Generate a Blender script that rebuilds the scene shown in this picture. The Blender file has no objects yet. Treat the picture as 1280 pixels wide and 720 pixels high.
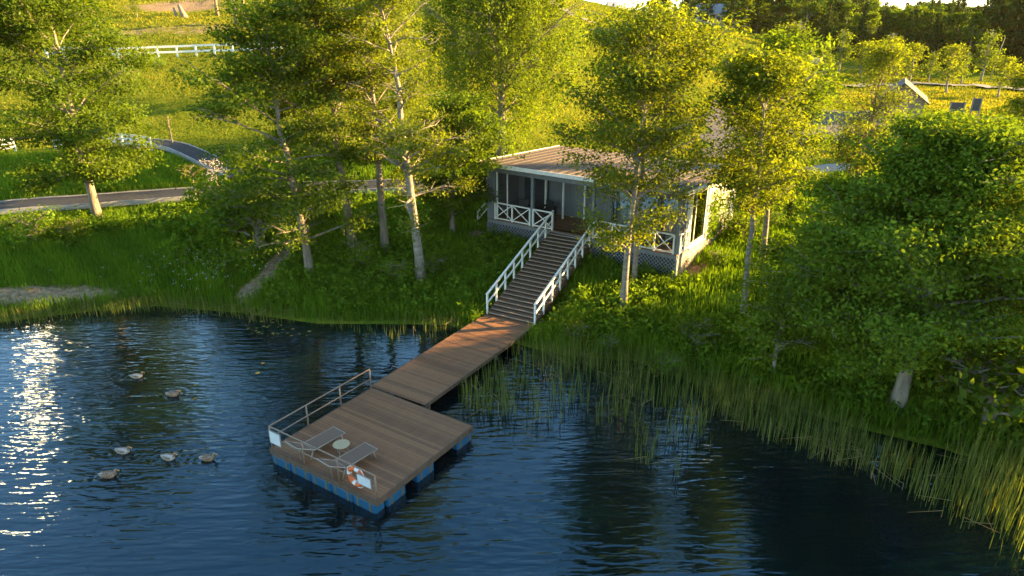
import bpy, bmesh, math, random
import numpy as np
from mathutils import Vector, Matrix
R = math.radians
scene = bpy.context.scene
col = scene.collection
rng0 = np.random.default_rng(7)

# ------------------------------------------------------------------ camera
HC = 13.5; FPX = 853.0; PITCH = math.atan(340 / FPX)
cam_d = bpy.data.cameras.new('camera'); cam = bpy.data.objects.new('camera', cam_d); col.objects.link(cam)
cam_d.lens = 36 * FPX / 1280; cam_d.sensor_width = 36; cam_d.clip_start = 0.5; cam_d.clip_end = 3000
cam.location = (0, 0, HC); cam.rotation_euler = (math.pi / 2 - PITCH, 0, 0)
scene.camera = cam

# ------------------------------------------------------------------ terrain
SHORE = np.array([(-400, -30), (-200, 10), (-90, 22), (-45, 27.5), (-30, 28.8), (-24.5, 29.7), (-21.3, 30.9), (-17.8, 31.7), (-13.4, 30.9), (-9.1, 29.6), (-3, 29.5),
                  (0, 27.6), (2.1, 26.4), (5.4, 25.8), (7.86, 23.4), (9.43, 22.54), (10.68, 21.85), (12.49, 20.68), (14.64, 19.52), (16.46, 18.0), (18.5, 9), (20, 0), (25, -20), (40, -80), (60, -400)], float)
POLY = np.vstack([SHORE, [(900, -400), (900, 1200), (-900, 1200), (-900, -30)]])

def seg_dist(x, y, P, closed=False):
    d = np.full(x.shape, 1e9)
    n = len(P) if closed else len(P) - 1
    for i in range(n):
        a = P[i]; b = P[(i + 1) % len(P)]
        ex, ey = b - a
        t = np.clip(((x - a[0]) * ex + (y - a[1]) * ey) / (ex * ex + ey * ey), 0, 1)
        d = np.minimum(d, np.hypot(x - a[0] - t * ex, y - a[1] - t * ey))
    return d

def inside(x, y, P):
    c = np.zeros(x.shape, bool)
    for i in range(len(P)):
        x1, y1 = P[i]; x2, y2 = P[(i + 1) % len(P)]
        if y1 == y2: continue
        c ^= ((y1 > y) != (y2 > y)) & (x < (x2 - x1) * (y - y1) / (y2 - y1) + x1)
    return c

def sdist(x, y):
    d = seg_dist(x, y, SHORE)
    return np.where(inside(x, y, POLY), d, -d)

def softplus(v, s):
    return s * np.logaddexp(0, v / s)

def sstep(v, a, b):
    t = np.clip((v - a) / (b - a), 0, 1)
    return t * t * (3 - 2 * t)

def lumps(x, y):
    return (np.sin(x * .9 + 1.3 * np.sin(y * .5)) * np.sin(y * .8 + 1.1 * np.sin(x * .37)) * .5
            + np.sin(x * .23 + y * .31) * .5 + np.sin(x * 2.1 - y * 1.7) * np.sin(y * 2.3 + x * .6) * .25)

def height(x, y):
    x = np.asarray(x, float); y = np.asarray(y, float)
    d = sdist(x, y)
    dl = np.maximum(d, 0)
    land = .10 + 1.55 * (1 - np.exp(-dl / 4)) + .06 * np.minimum(dl, 28)
    u = -softplus(-(y - 44 - 106), 6) + 106
    u = u - 1.2 * softplus(x + 5, 4)
    land = land + .165 * softplus(u, 4.5)
    land = land + .02 * softplus(y - 115, 8) * sstep(x, 20, 60)
    land = land + lumps(x, y) * (.07 + .25 * sstep(y, 60, 110)) * sstep(dl, .5, 4)
    cm = 1 - sstep(seg_dist(x, y, np.array([(-2.5, 25.0), (.55, 30.0)])), 1.5, 3.0)
    land = land - np.maximum(land - .22, 0) * cm
    bed = np.maximum(-1.6, .10 + .35 * d)
    return np.where(d > 0, land, bed)

def h1(x, y):
    return float(height(np.array([x]), np.array([y]))[0])

def ray(px, py):
    u = (px - 640) / FPX; v = -(py - 360) / FPX
    c, s = math.cos(PITCH), math.sin(PITCH)
    return np.array([u, c + v * s, -s + v * c])

def at(px, py, z):
    d = ray(px, py); t = (z - HC) / d[2]
    return d[0] * t, d[1] * t

_ts = np.arange(5, 320, .1)
def gp(px, py):
    """where the line of sight through a photo point meets the terrain"""
    d = ray(px, py)
    z = HC + d[2] * _ts
    g = height(d[0] * _ts, d[1] * _ts)
    k = np.argmax(z < g)
    t = _ts[k] if z[k] < g[k] else _ts[-1]
    return d[0] * t, d[1] * t

def ztop(x, y, py):
    """height at which a vertical line over (x, y) crosses photo row py"""
    v = -(py - 360) / FPX; c, s = math.cos(PITCH), math.sin(PITCH)
    return HC + (v * y * c - y * s) / (c + v * s)

# ------------------------------------------------------------------ materials
def new_mat(name):
    m = bpy.data.materials.new(name); m.use_nodes = True
    nt = m.node_tree; nt.nodes.clear()
    out = nt.nodes.new('ShaderNodeOutputMaterial')
    return m, nt, out

def nd(nt, t, **kw):
    n = nt.nodes.new(t)
    for k, v in kw.items():
        if k in n.inputs: n.inputs[k].default_value = v
        else: setattr(n, k, v)
    return n

def ramp(nt, stops, fac=None):
    r = nt.nodes.new('ShaderNodeValToRGB')
    e = r.color_ramp.elements
    e[0].position, e[0].color = stops[0][0], (*stops[0][1], 1)
    e[1].position, e[1].color = stops[-1][0], (*stops[-1][1], 1)
    for p, c in stops[1:-1]:
        k = e.new(p); k.color = (*c, 1)
    if fac is not None: nt.links.new(fac, r.inputs[0])
    return r

def surf(name, c1, c2, rough=.7, scale=8, stretch=(1, 1, 1), bump=.0, attr=None, detail=5, metallic=0, spec=.5, bscale=None, rot=(0, 0, 0)):
    m, nt, out = new_mat(name)
    b = nd(nt, 'ShaderNodeBsdfPrincipled'); b.inputs['Roughness'].default_value = rough
    b.inputs['Metallic'].default_value = metallic; b.inputs['Specular IOR Level'].default_value = spec
    tc = nd(nt, 'ShaderNodeTexCoord'); mp = nd(nt, 'ShaderNodeMapping'); mp.inputs['Scale'].default_value = stretch; mp.inputs['Rotation'].default_value = rot
    nt.links.new(tc.outputs['Object'], mp.inputs[0])
    n = nd(nt, 'ShaderNodeTexNoise', Scale=scale, Detail=detail)
    nt.links.new(mp.outputs[0], n.inputs['Vector'])
    fac = n.outputs[0]
    if attr:
        a = nd(nt, 'ShaderNodeAttribute', attribute_name=attr)
        mx = nd(nt, 'ShaderNodeMath', operation='MULTIPLY_ADD'); mx.inputs[1].default_value = .65; 
        nt.links.new(a.outputs['Fac'], mx.inputs[0])
        m2 = nd(nt, 'ShaderNodeMath', operation='MULTIPLY'); m2.inputs[1].default_value = .45
        nt.links.new(fac, m2.inputs[0]); nt.links.new(m2.outputs[0], mx.inputs[2]); fac = mx.outputs[0]
    r = ramp(nt, [(.25, c1), (.75, c2)], fac)
    nt.links.new(r.outputs[0], b.inputs['Base Color'])
    if bump:
        n2 = nd(nt, 'ShaderNodeTexNoise', Scale=bscale or scale * 3, Detail=4)
        nt.links.new(mp.outputs[0], n2.inputs['Vector'])
        bp = nd(nt, 'ShaderNodeBump', Strength=bump, Distance=.05)
        nt.links.new(n2.outputs[0], bp.inputs['Height']); nt.links.new(bp.outputs[0], b.inputs['Normal'])
    nt.links.new(b.outputs[0], out.inputs[0])
    return m

def leafmat(name, dark, light, trans=.5, tr_col=None, gloss=.008):
    """thin leaf: diffuse on both sides plus light passing through, colour varying leaf by leaf"""
    m, nt, out = new_mat(name)
    a = nd(nt, 'ShaderNodeAttribute', attribute_name='tint')
    r = ramp(nt, [(0, dark), (1, light)], a.outputs['Fac'])
    d = nd(nt, 'ShaderNodeBsdfDiffuse'); t = nd(nt, 'ShaderNodeBsdfTranslucent'); g = nd(nt, 'ShaderNodeBsdfGlossy', Roughness=.6)
    nt.links.new(r.outputs[0], d.inputs[0])
    hs = nd(nt, 'ShaderNodeMix', data_type='RGBA', blend_type='MULTIPLY'); hs.inputs['Factor'].default_value = 1
    nt.links.new(r.outputs[0], hs.inputs[6]); hs.inputs[7].default_value = (*(tr_col or (1.8, 1.65, .45)), 1)
    nt.links.new(hs.outputs[2], t.inputs[0])
    m1 = nd(nt, 'ShaderNodeMixShader'); m1.inputs[0].default_value = trans
    nt.links.new(d.outputs[0], m1.inputs[1]); nt.links.new(t.outputs[0], m1.inputs[2])
    m2 = nd(nt, 'ShaderNodeMixShader'); m2.inputs[0].default_value = gloss
    nt.links.new(m1.outputs[0], m2.inputs[1]); nt.links.new(g.outputs[0], m2.inputs[2])
    nt.links.new(m2.outputs[0], out.inputs[0])
    return m

M = {}
M['deck'] = surf('deck wood', (.135, .060, .026), (.225, .103, .044), .55, 1.6, (1, 2.5, 1), .25, 'tint', detail=10)
M['deck_frame'] = surf('deck frame', (.06, .035, .02), (.12, .07, .04), .7, 6)
M['tread'] = surf('tread wood', (.075, .038, .019), (.165, .088, .048), .6, 6, (1, 8, 1), .2)
M['nosing'] = surf('pale stair nosing', (.19, .135, .095), (.29, .21, .15), .6, 12)
M['white'] = surf('white paint', (.62, .585, .51), (.80, .765, .68), .5, 9, bump=.1)
M['grey'] = surf('grey painted wood', (.115, .125, .132), (.17, .18, .188), .6, 7, (1, 1, .15), .15)
M['slate'] = surf('dark grey boarding', (.028, .03, .033), (.055, .059, .063), .7, 7, (.3, 1, 1))
M['lattice'] = surf('weathered lattice', (.13, .138, .148), (.205, .213, .224), .65, 12)
M['dark_backing'] = surf('dark grey backing board', (.02, .022, .026), (.04, .043, .05), .9, 6)  # dark grey panel behind the lattice slats
M['roof'] = surf('brown roof sheet', (.045, .030, .020), (.088, .057, .037), .75, 4, (1, 10, 1), .3)
M['rail_brown'] = surf('brown metal tube', (.16, .10, .065), (.26, .17, .115), .45, 14)
M['blue'] = surf('blue float plastic', (.005, .06, .125), (.009, .09, .18), .4, 9, bump=.1)
M['strap'] = surf('ochre strap', (.09, .065, .03), (.15, .11, .05), .7, 20)
M['black_rubber'] = surf('black rubber', (.012, .012, .013), (.03, .03, .032), .7, 10)
M['sling'] = surf('taupe sling fabric', (.12, .072, .046), (.17, .106, .07), .8, 60, bump=.2)
M['alu'] = surf('champagne metal', (.26, .21, .165), (.36, .30, .24), .4, 20, metallic=.4)
M['tabletop'] = surf('woven tabletop', (.30, .22, .12), (.46, .36, .22), .7, 40, bump=.3)
M['sign_white'] = surf('white sign panel', (.55, .55, .55), (.66, .66, .66), .5, 5)
M['orange'] = surf('life ring orange', (.62, .10, .02), (.75, .15, .035), .5, 12)
M['ring_white'] = surf('life ring white', (.62, .6, .56), (.75, .72, .68), .5, 12)
M['curtain'] = surf('cream curtain', (.45, .43, .39), (.62, .60, .55), .9, 5, (14, 14, .4))
M['dark_furn'] = surf('dark wicker', (.018, .016, .016), (.045, .04, .038), .6, 40)
M['asphalt'] = surf('asphalt path', (.022, .023, .025), (.037, .037, .039), .85, 3, spec=.2, bump=.15, bscale=60)
M['kerb'] = surf('pale kerb', (.2, .19, .175), (.28, .265, .245), .8, 6)
M['gravel'] = surf('pale gravel', (.065, .058, .056), (.115, .104, .10), .95, 2.5, spec=.08, bump=.4, bscale=30, detail=8)
M['pale_path'] = surf('pale path gravel', (.17, .155, .135), (.26, .24, .21), .95, 2, spec=.1)
M['dirt'] = surf('trampled soil', (.10, .072, .05), (.23, .18, .13), .95, 2.2, bump=.8, bscale=9, detail=8)
M['bark'] = surf('grey brown bark', (.11, .085, .06), (.30, .24, .18), .9, 5, (1, 1, .25), .8, bscale=18)
M['bark_pale'] = surf('pale birch bark', (.115, .09, .068), (.30, .25, .195), .8, 4, (.6, .6, 2.2), .5, bscale=14)
M['bark_red'] = surf('reddish bark', (.14, .085, .05), (.28, .18, .11), .9, 5, (1, 1, .25), .7)
M['brick'] = None
M['glass'] = None
M['concrete'] = surf('pale wall', (.48, .43, .36), (.6, .55, .47), .85, 2)
M['grey_roof'] = surf('grey roof sheet', (.22, .23, .25), (.34, .35, .37), .6, 3)
M['pink_render'] = surf('warm plaster', (.20, .13, .095), (.27, .18, .135), .85, 2)
M['lf_maple'] = leafmat('maple leaves', (0.03, 0.062, 0.004), (0.125, 0.185, 0.01))
M['lf_fresh'] = leafmat('fresh ash leaves', (0.055, 0.09, 0.006), (0.195, 0.225, 0.014))
M['lf_alder'] = leafmat('alder leaves', (0.04, 0.07, 0.005), (0.16, 0.19, 0.012))
M['lf_birch'] = leafmat('birch leaves', (0.045, 0.08, 0.006), (0.165, 0.225, 0.014))
M['lf_deep'] = leafmat('deep green leaves', (0.042, 0.082, 0.005), (0.165, 0.235, 0.012), .4)
M['lf_sparse'] = leafmat('yellowish leaves', (0.06, 0.09, 0.007), (0.185, 0.22, 0.016))
M['lf_spruce'] = leafmat('spruce needles', (0.012, 0.03, 0.006), (0.05, 0.08, 0.01), .2)
M['lf_forest'] = leafmat('dark forest leaves', (.018, .045, .006), (.07, .12, .014))
M['lf_flower'] = leafmat('white blossom', (.4, .38, .35), (.7, .68, .64), .3, (1, 1, 1))
M['lf_grass'] = leafmat('grass blades', (0.03, 0.085, 0.004), (0.15, 0.24, 0.01), .45, (1.9, 1.8, .6))
M['lf_meadow'] = leafmat('sun bleached meadow blades', (0.055, 0.082, 0.005), (0.22, 0.205, 0.015), .45, (1.8, 1.6, .6))
M['lf_weed'] = leafmat('meadow weeds', (0.04, 0.09, 0.006), (0.16, 0.25, 0.012), .45)
M['lf_reed'] = leafmat('reed stems', (0.05, 0.085, 0.012), (0.17, 0.195, 0.042), .35, (1.4, 1.3, .6))
M['lf_dry'] = leafmat('dry stalks', (.2, .14, .06), (.36, .25, .11), .3, (1.1, 1, .8))
M['lily'] = leafmat('lily pads', (.09, .10, .02), (.22, .18, .05), .2)

def m_brick():
    m, nt, out = new_mat('pale brick')
    b = nd(nt, 'ShaderNodeBsdfPrincipled', Roughness=.85)
    tc = nd(nt, 'ShaderNodeTexCoord'); mp = nd(nt, 'ShaderNodeMapping'); mp.inputs['Rotation'].default_value = (R(90), 0, R(90))
    nt.links.new(tc.outputs['Object'], mp.inputs[0])
    br = nd(nt, 'ShaderNodeTexBrick', Scale=4.0)
    br.inputs['Color1'].default_value = (.42, .33, .25, 1); br.inputs['Color2'].default_value = (.30, .235, .18, 1); br.inputs['Mortar'].default_value = (.2, .17, .14, 1)
    nt.links.new(mp.outputs[0], br.inputs['Vector'])
    n = nd(nt, 'ShaderNodeTexNoise', Scale=3.0, Detail=6.0)
    mx = nd(nt, 'ShaderNodeMix', data_type='RGBA', blend_type='OVERLAY'); mx.inputs['Factor'].default_value = .5
    nt.links.new(br.outputs[0], mx.inputs[6]); nt.links.new(n.outputs[0], mx.inputs[7]); nt.links.new(mx.outputs[2], b.inputs['Base Color'])
    bp = nd(nt, 'ShaderNodeBump', Strength=.4, Distance=.02); nt.links.new(br.outputs['Fac'], bp.inputs['Height']); nt.links.new(bp.outputs[0], b.inputs['Normal'])
    nt.links.new(b.outputs[0], out.inputs[0]); return m
M['brick'] = m_brick()

def m_glass():
    m, nt, out = new_mat('window glass')
    g = nd(nt, 'ShaderNodeBsdfGlossy', Roughness=.02); t = nd(nt, 'ShaderNodeBsdfTransparent')
    t.inputs[0].default_value = (.8, .84, .82, 1)
    f = nd(nt, 'ShaderNodeFresnel', IOR=1.39); mx = nd(nt, 'ShaderNodeMixShader')
    ad = nd(nt, 'ShaderNodeMath', operation='ADD'); ad.inputs[1].default_value = .08
    nt.links.new(f.outputs[0], ad.inputs[0]); nt.links.new(ad.outputs[0], mx.inputs[0])
    nt.links.new(t.outputs[0], mx.inputs[1]); nt.links.new(g.outputs[0], mx.inputs[2]); nt.links.new(mx.outputs[0], out.inputs[0]); return m
M['glass'] = m_glass()

def m_ground():
    m, nt, out = new_mat('meadow ground')
    b = nd(nt, 'ShaderNodeBsdfPrincipled', Roughness=.95); b.inputs['Specular IOR Level'].default_value = 0
    tc = nd(nt, 'ShaderNodeTexCoord')
    n1 = nd(nt, 'ShaderNodeTexNoise', Scale=.35, Detail=8.0, Roughness=.65); n2 = nd(nt, 'ShaderNodeTexNoise', Scale=5.0, Detail=6.0)
    for n in (n1, n2): nt.links.new(tc.outputs['Object'], n.inputs['Vector'])
    ad = nd(nt, 'ShaderNodeMath', operation='MULTIPLY_ADD'); ad.inputs[1].default_value = .6
    nt.links.new(n1.outputs[0], ad.inputs[0])
    m2 = nd(nt, 'ShaderNodeMath', operation='MULTIPLY'); m2.inputs[1].default_value = .4; nt.links.new(n2.outputs[0], m2.inputs[0]); nt.links.new(m2.outputs[0], ad.inputs[2])
    r = ramp(nt, [(.3, (.04, .065, .006)), (.5, (.10, .13, .010)), (.7, (.17, .16, .018))], ad.outputs[0])
    so = ramp(nt, [(.3, (.15, .10, .055)), (.7, (.33, .235, .14))], n2.outputs[0])
    a = nd(nt, 'ShaderNodeAttribute', attribute_name='soil')
    n3 = nd(nt, 'ShaderNodeTexNoise', Scale=1.2, Detail=6.0); nt.links.new(tc.outputs['Object'], n3.inputs['Vector'])
    ms = nd(nt, 'ShaderNodeMath', operation='ADD'); nt.links.new(a.outputs['Fac'], ms.inputs[0]); nt.links.new(n3.outputs[0], ms.inputs[1])
    sr = ramp(nt, [(.9, (0, 0, 0)), (1.15, (1, 1, 1))], None)
    mm = nd(nt, 'ShaderNodeMapRange'); mm.inputs[1].default_value = .85; mm.inputs[2].default_value = 1.2
    nt.links.new(ms.outputs[0], mm.inputs[0])
    mx = nd(nt, 'ShaderNodeMix', data_type='RGBA'); nt.links.new(mm.outputs[0], mx.inputs['Factor'])
    nt.links.new(r.outputs[0], mx.inputs[6]); nt.links.new(so.outputs[0], mx.inputs[7])
    nt.links.new(mx.outputs[2], b.inputs['Base Color'])
    bp = nd(nt, 'ShaderNodeBump', Strength=.8, Distance=.25); nt.links.new(n2.outputs[0], bp.inputs['Height']); nt.links.new(bp.outputs[0], b.inputs['Normal'])
    nt.links.new(b.outputs[0], out.inputs[0]); return m
M['ground'] = m_ground()

def m_water():
    m, nt, out = new_mat('lake water')
    b = nd(nt, 'ShaderNodeBsdfPrincipled', Roughness=.03, IOR=1.5); b.inputs['Specular IOR Level'].default_value = .9
    b.inputs['Base Color'].default_value = (.0008, .0045, .0062, 1); b.inputs['Specular Tint'].default_value = (.38, .77, 1, 1)
    tc = nd(nt, 'ShaderNodeTexCoord')
    def wave(rot, sc, scale, det, dist=0.0):
        mp = nd(nt, 'ShaderNodeMapping'); mp.inputs['Rotation'].default_value = (0, 0, R(rot)); mp.inputs['Scale'].default_value = sc
        nt.links.new(tc.outputs['Object'], mp.inputs[0])
        n = nd(nt, 'ShaderNodeTexNoise', Scale=scale, Detail=det, Roughness=.5, Distortion=dist); nt.links.new(mp.outputs[0], n.inputs['Vector'])
        return n.outputs[0]
    w1 = wave(-15, (.20, 1.0, 1), 3.3, 1.0, .5)
    w2 = wave(-26, (.26, 1.0, 1), 6.4, 1.5, .3)
    w3 = wave(-2, (.3, 1.0, 1), 12.0, 2.0)
    def mul(a, k):
        q = nd(nt, 'ShaderNodeMath', operation='MULTIPLY'); q.inputs[1].default_value = k; nt.links.new(a, q.inputs[0]); return q.outputs[0]
    def add(a, c):
        q = nd(nt, 'ShaderNodeMath', operation='ADD'); nt.links.new(a, q.inputs[0]); nt.links.new(c, q.inputs[1]); return q.outputs[0]
    hgt = add(add(mul(w1, 1.0), mul(w2, .55)), mul(w3, .07))
    for dx, dy in DUCKS:                         # rings spreading from each swimming bird
        dn = nd(nt, 'ShaderNodeVectorMath', operation='DISTANCE'); dn.inputs[1].default_value = (dx, dy, 0); nt.links.new(tc.outputs['Object'], dn.inputs[0])
        sn = nd(nt, 'ShaderNodeMath', operation='SINE'); nt.links.new(mul(dn.outputs['Value'], 26.0), sn.inputs[0])
        ex = nd(nt, 'ShaderNodeMath', operation='POWER'); ex.inputs[0].default_value = .10; nt.links.new(dn.outputs['Value'], ex.inputs[1])
        pr = nd(nt, 'ShaderNodeMath', operation='MULTIPLY'); nt.links.new(sn.outputs[0], pr.inputs[0]); nt.links.new(ex.outputs[0], pr.inputs[1])
        hgt = add(hgt, mul(pr.outputs[0], .16))
    calm = wave(0, (1, 1, 1), .12, 2.0)          # gusts: patches of rougher and calmer water
    mr = nd(nt, 'ShaderNodeMapRange'); mr.inputs[1].default_value = .35; mr.inputs[2].default_value = .65; mr.inputs[3].default_value = .45; mr.inputs[4].default_value = 1.25
    nt.links.new(calm, mr.inputs[0])
    q = nd(nt, 'ShaderNodeMath', operation='MULTIPLY'); nt.links.new(hgt, q.inputs[0]); nt.links.new(mr.outputs[0], q.inputs[1])
    bp = nd(nt, 'ShaderNodeBump', Strength=1.0, Distance=.038); nt.links.new(q.outputs[0], bp.inputs['Height']); nt.links.new(bp.outputs[0], b.inputs['Normal'])
    nt.links.new(b.outputs[0], out.inputs[0]); return m
DUCKS = [at(*p, 0) for p in ((169, 471), (214, 494), (152, 565), (209, 573), (258, 574), (134, 595))]
M['water'] = m_water()

# ------------------------------------------------------------------ mesh helpers
def np_mesh(name, verts, faces, mat, parent=None, tint=None, attrs=None, smooth=False, mats=None, midx=None):
    verts = np.asarray(verts, np.float32); faces = np.asarray(faces, np.int32)
    me = bpy.data.meshes.new(name)
    k = faces.shape[1]; nf = len(faces)
    me.vertices.add(len(verts)); me.vertices.foreach_set('co', verts.ravel())
    me.loops.add(nf * k); me.loops.foreach_set('vertex_index', faces.ravel())
    me.polygons.add(nf); me.polygons.foreach_set('loop_start', np.arange(0, nf * k, k, dtype=np.int32))
    if smooth: me.polygons.foreach_set('use_smooth', np.ones(nf, bool))
    me.update(calc_edges=True)
    if tint is not None:
        a = me.attributes.new('tint', 'FLOAT', 'FACE'); a.data.foreach_set('value', np.asarray(tint, np.float32))
    for n, v in (attrs or {}).items():
        a = me.attributes.new(n, 'FLOAT', 'POINT'); a.data.foreach_set('value', np.asarray(v, np.float32))
    for mm in (mats or [mat]): me.materials.append(mm)
    if midx is not None: me.polygons.foreach_set('material_index', np.asarray(midx, np.int32))
    o = bpy.data.objects.new(name, me); col.objects.link(o)
    if parent is not None: o.parent = parent
    return o

class MB:
    def __init__(s): s.v = []; s.f = []; s.t = []; s.m = []
    def add(s, vs, fs, tint=.5, mi=0):
        n = len(s.v); s.v += [tuple(v) for v in vs]
        for f in fs: s.f.append(tuple(i + n for i in f)); s.t.append(tint); s.m.append(mi)
    def box(s, x0, x1, y0, y1, z0, z1, tint=.5, mi=0, mat=None):
        vs = [(x, y, z) for x in (x0, x1) for y in (y0, y1) for z in (z0, z1)]
        if mat is not None: vs = [tuple(mat @ Vector(v)) for v in vs]
        s.add(vs, [(0, 1, 3, 2), (4, 6, 7, 5), (0, 4, 5, 1), (2, 3, 7, 6), (0, 2, 6, 4), (1, 5, 7, 3)], tint, mi)
    def bar(s, a, b, w, h, up=(0, 0, 1), tint=.5, mi=0):
        a = Vector(a); b = Vector(b); d = (b - a).normalized(); up = Vector(up)
        if abs(d.dot(up)) > .98: up = Vector((1, 0, 0))
        sd = d.cross(up).normalized(); u2 = sd.cross(d).normalized()
        vs = [p + sd * (i * w / 2) + u2 * (j * h / 2) for p in (a, b) for i in (-1, 1) for j in (-1, 1)]
        s.add(vs, [(0, 1, 3, 2), (4, 6, 7, 5), (0, 4, 5, 1), (2, 3, 7, 6), (0, 2, 6, 4), (1, 5, 7, 3)], tint, mi)
    def tube(s, pts, rad, n=8, mi=0, cap=True, squash=None):
        pts = [Vector(p) for p in pts]; rings = []
        if not hasattr(rad, '__len__'): rad = [rad] * len(pts)
        prev = None; vs = []
        for i, p in enumerate(pts):
            d = (pts[min(i + 1, len(pts) - 1)] - pts[max(i - 1, 0)]).normalized()
            ref = prev if prev is not None else (Vector((0, 0, 1)) if abs(d.z) < .9 else Vector((1, 0, 0)))
            e1 = (ref - d * ref.dot(d)).normalized(); e2 = d.cross(e1); prev = e1
            for k in range(n):
                a = 2 * math.pi * k / n
                r1 = rad[i]; r2 = rad[i] * (squash[i] if squash else 1)
                vs.append(p + e1 * (math.cos(a) * r1) + e2 * (math.sin(a) * r2))
        fs = [(i * n + k, i * n + (k + 1) % n, (i + 1) * n + (k + 1) % n, (i + 1) * n + k) for i in range(len(pts) - 1) for k in range(n)]
        if cap: fs += [tuple(range(n))[::-1], tuple((len(pts) - 1) * n + k for k in range(n))]
        s.add(vs, fs, .5, mi)
    def build(s, name, mat, parent=None, smooth=False, mats=None, bevel=0):
        me = bpy.data.meshes.new(name); me.from_pydata(s.v, [], s.f)
        for mm in (mats or [mat]): me.materials.append(mm)
        a = me.attributes.new('tint', 'FLOAT', 'FACE'); a.data.foreach_set('value', np.array(s.t, np.float32))
        me.polygons.foreach_set('material_index', np.array(s.m, np.int32))
        bm = bmesh.new(); bm.from_mesh(me); bmesh.ops.recalc_face_normals(bm, faces=bm.faces)
        if bevel: bmesh.ops.bevel(bm, geom=bm.edges[:], offset=bevel, segments=1, affect='EDGES', clamp_overlap=True)
        bm.to_mesh(me); bm.free()
        if smooth: me.polygons.foreach_set('use_smooth', np.ones(len(me.polygons), bool))
        me.update()
        o = bpy.data.objects.new(name, me); col.objects.link(o)
        if parent is not None: o.parent = parent
        return o

def tag(o, label=None, cat=None, group=None, kind=None):
    if label: o['label'] = label
    if cat: o['category'] = cat
    if group: o['group'] = group
    if kind: o['kind'] = kind
    return o

def empty(name, loc, rz=0, label=None, cat=None, group=None):
    o = bpy.data.objects.new(name, None); col.objects.link(o); o.empty_display_size = .2
    o.location = loc; o.rotation_euler = (0, 0, rz)
    return tag(o, label, cat, group)

def copy_tree(o, parent=None):
    c = o.copy(); col.objects.link(c)
    if parent is not None: c.parent = parent
    for ch in [x for x in bpy.data.objects if x.parent == o]: copy_tree(ch, c)
    return c

# ------------------------------------------------------------------ light
SUN_A, SUN_E = 10.0, 15.5       # degrees from +x towards +y; elevation
sd = bpy.data.lights.new('sun', 'SUN'); so = bpy.data.objects.new('sun', sd); col.objects.link(so)
sd.energy = 5.0; sd.angle = R(.6); sd.color = (1, .66, .25)
sv = Vector((math.cos(R(SUN_E)) * math.cos(R(SUN_A)), math.cos(R(SUN_E)) * math.sin(R(SUN_A)), math.sin(R(SUN_E))))
so.rotation_euler = sv.to_track_quat('Z', 'Y').to_euler(); so.location = sv * 100
w = bpy.data.worlds.new('World'); scene.world = w; w.use_nodes = True
nt = w.node_tree; nt.nodes.clear()
wo = nd(nt, 'ShaderNodeOutputWorld'); bg = nd(nt, 'ShaderNodeBackground', Strength=.11)
sky = nd(nt, 'ShaderNodeTexSky'); sky.sky_type = 'NISHITA'; sky.sun_disc = False
sky.sun_elevation = R(SUN_E); sky.sun_rotation = R(90 - SUN_A); sky.air_density = 1.0; sky.dust_density = .5; sky.ozone_density = 4.0
# small bright patch added to the sky to make the glint on the water
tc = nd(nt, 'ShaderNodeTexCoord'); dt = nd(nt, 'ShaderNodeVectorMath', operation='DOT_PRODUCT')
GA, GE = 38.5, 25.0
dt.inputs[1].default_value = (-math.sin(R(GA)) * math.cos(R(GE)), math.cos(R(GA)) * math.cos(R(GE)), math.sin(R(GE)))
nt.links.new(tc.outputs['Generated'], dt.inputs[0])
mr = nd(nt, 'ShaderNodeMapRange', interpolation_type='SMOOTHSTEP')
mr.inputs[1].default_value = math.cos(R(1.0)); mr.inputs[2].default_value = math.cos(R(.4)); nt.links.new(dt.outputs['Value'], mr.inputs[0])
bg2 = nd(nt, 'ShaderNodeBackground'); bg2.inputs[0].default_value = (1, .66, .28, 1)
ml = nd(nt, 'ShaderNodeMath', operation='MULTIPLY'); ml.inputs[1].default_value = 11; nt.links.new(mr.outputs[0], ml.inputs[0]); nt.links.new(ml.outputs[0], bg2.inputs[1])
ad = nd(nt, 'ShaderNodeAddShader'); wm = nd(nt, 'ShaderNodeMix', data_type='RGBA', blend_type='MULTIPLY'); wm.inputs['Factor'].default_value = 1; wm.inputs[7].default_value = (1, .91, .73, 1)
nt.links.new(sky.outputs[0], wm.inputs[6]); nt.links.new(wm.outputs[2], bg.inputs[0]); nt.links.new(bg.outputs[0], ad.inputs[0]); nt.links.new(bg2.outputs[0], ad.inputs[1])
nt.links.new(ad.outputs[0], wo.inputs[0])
vs = scene.view_settings; vs.view_transform = 'Standard'; vs.look = 'None'; vs.gamma = 1; vs.exposure = 3.0
cy = scene.cycles
cy.max_bounces = 7; cy.diffuse_bounces = 3; cy.glossy_bounces = 3; cy.transmission_bounces = 4; cy.transparent_max_bounces = 6; cy.volume_bounces = 0
cy.use_denoising = True; cy.caustics_reflective = False; cy.caustics_refractive = False; cy.sample_clamp_indirect = 6

# ------------------------------------------------------------------ ground, water
CAB_O = Vector((-1.36, 37.36)); CAB_A = R(-35.2); CU = Vector((math.cos(CAB_A), math.sin(CAB_A))); CV = Vector((-CU.y, CU.x))
def cab_uv(x, y):
    dx, dy = x - CAB_O.x, y - CAB_O.y
    return dx * CU.x + dy * CU.y, dx * CV.x + dy * CV.y

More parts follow.
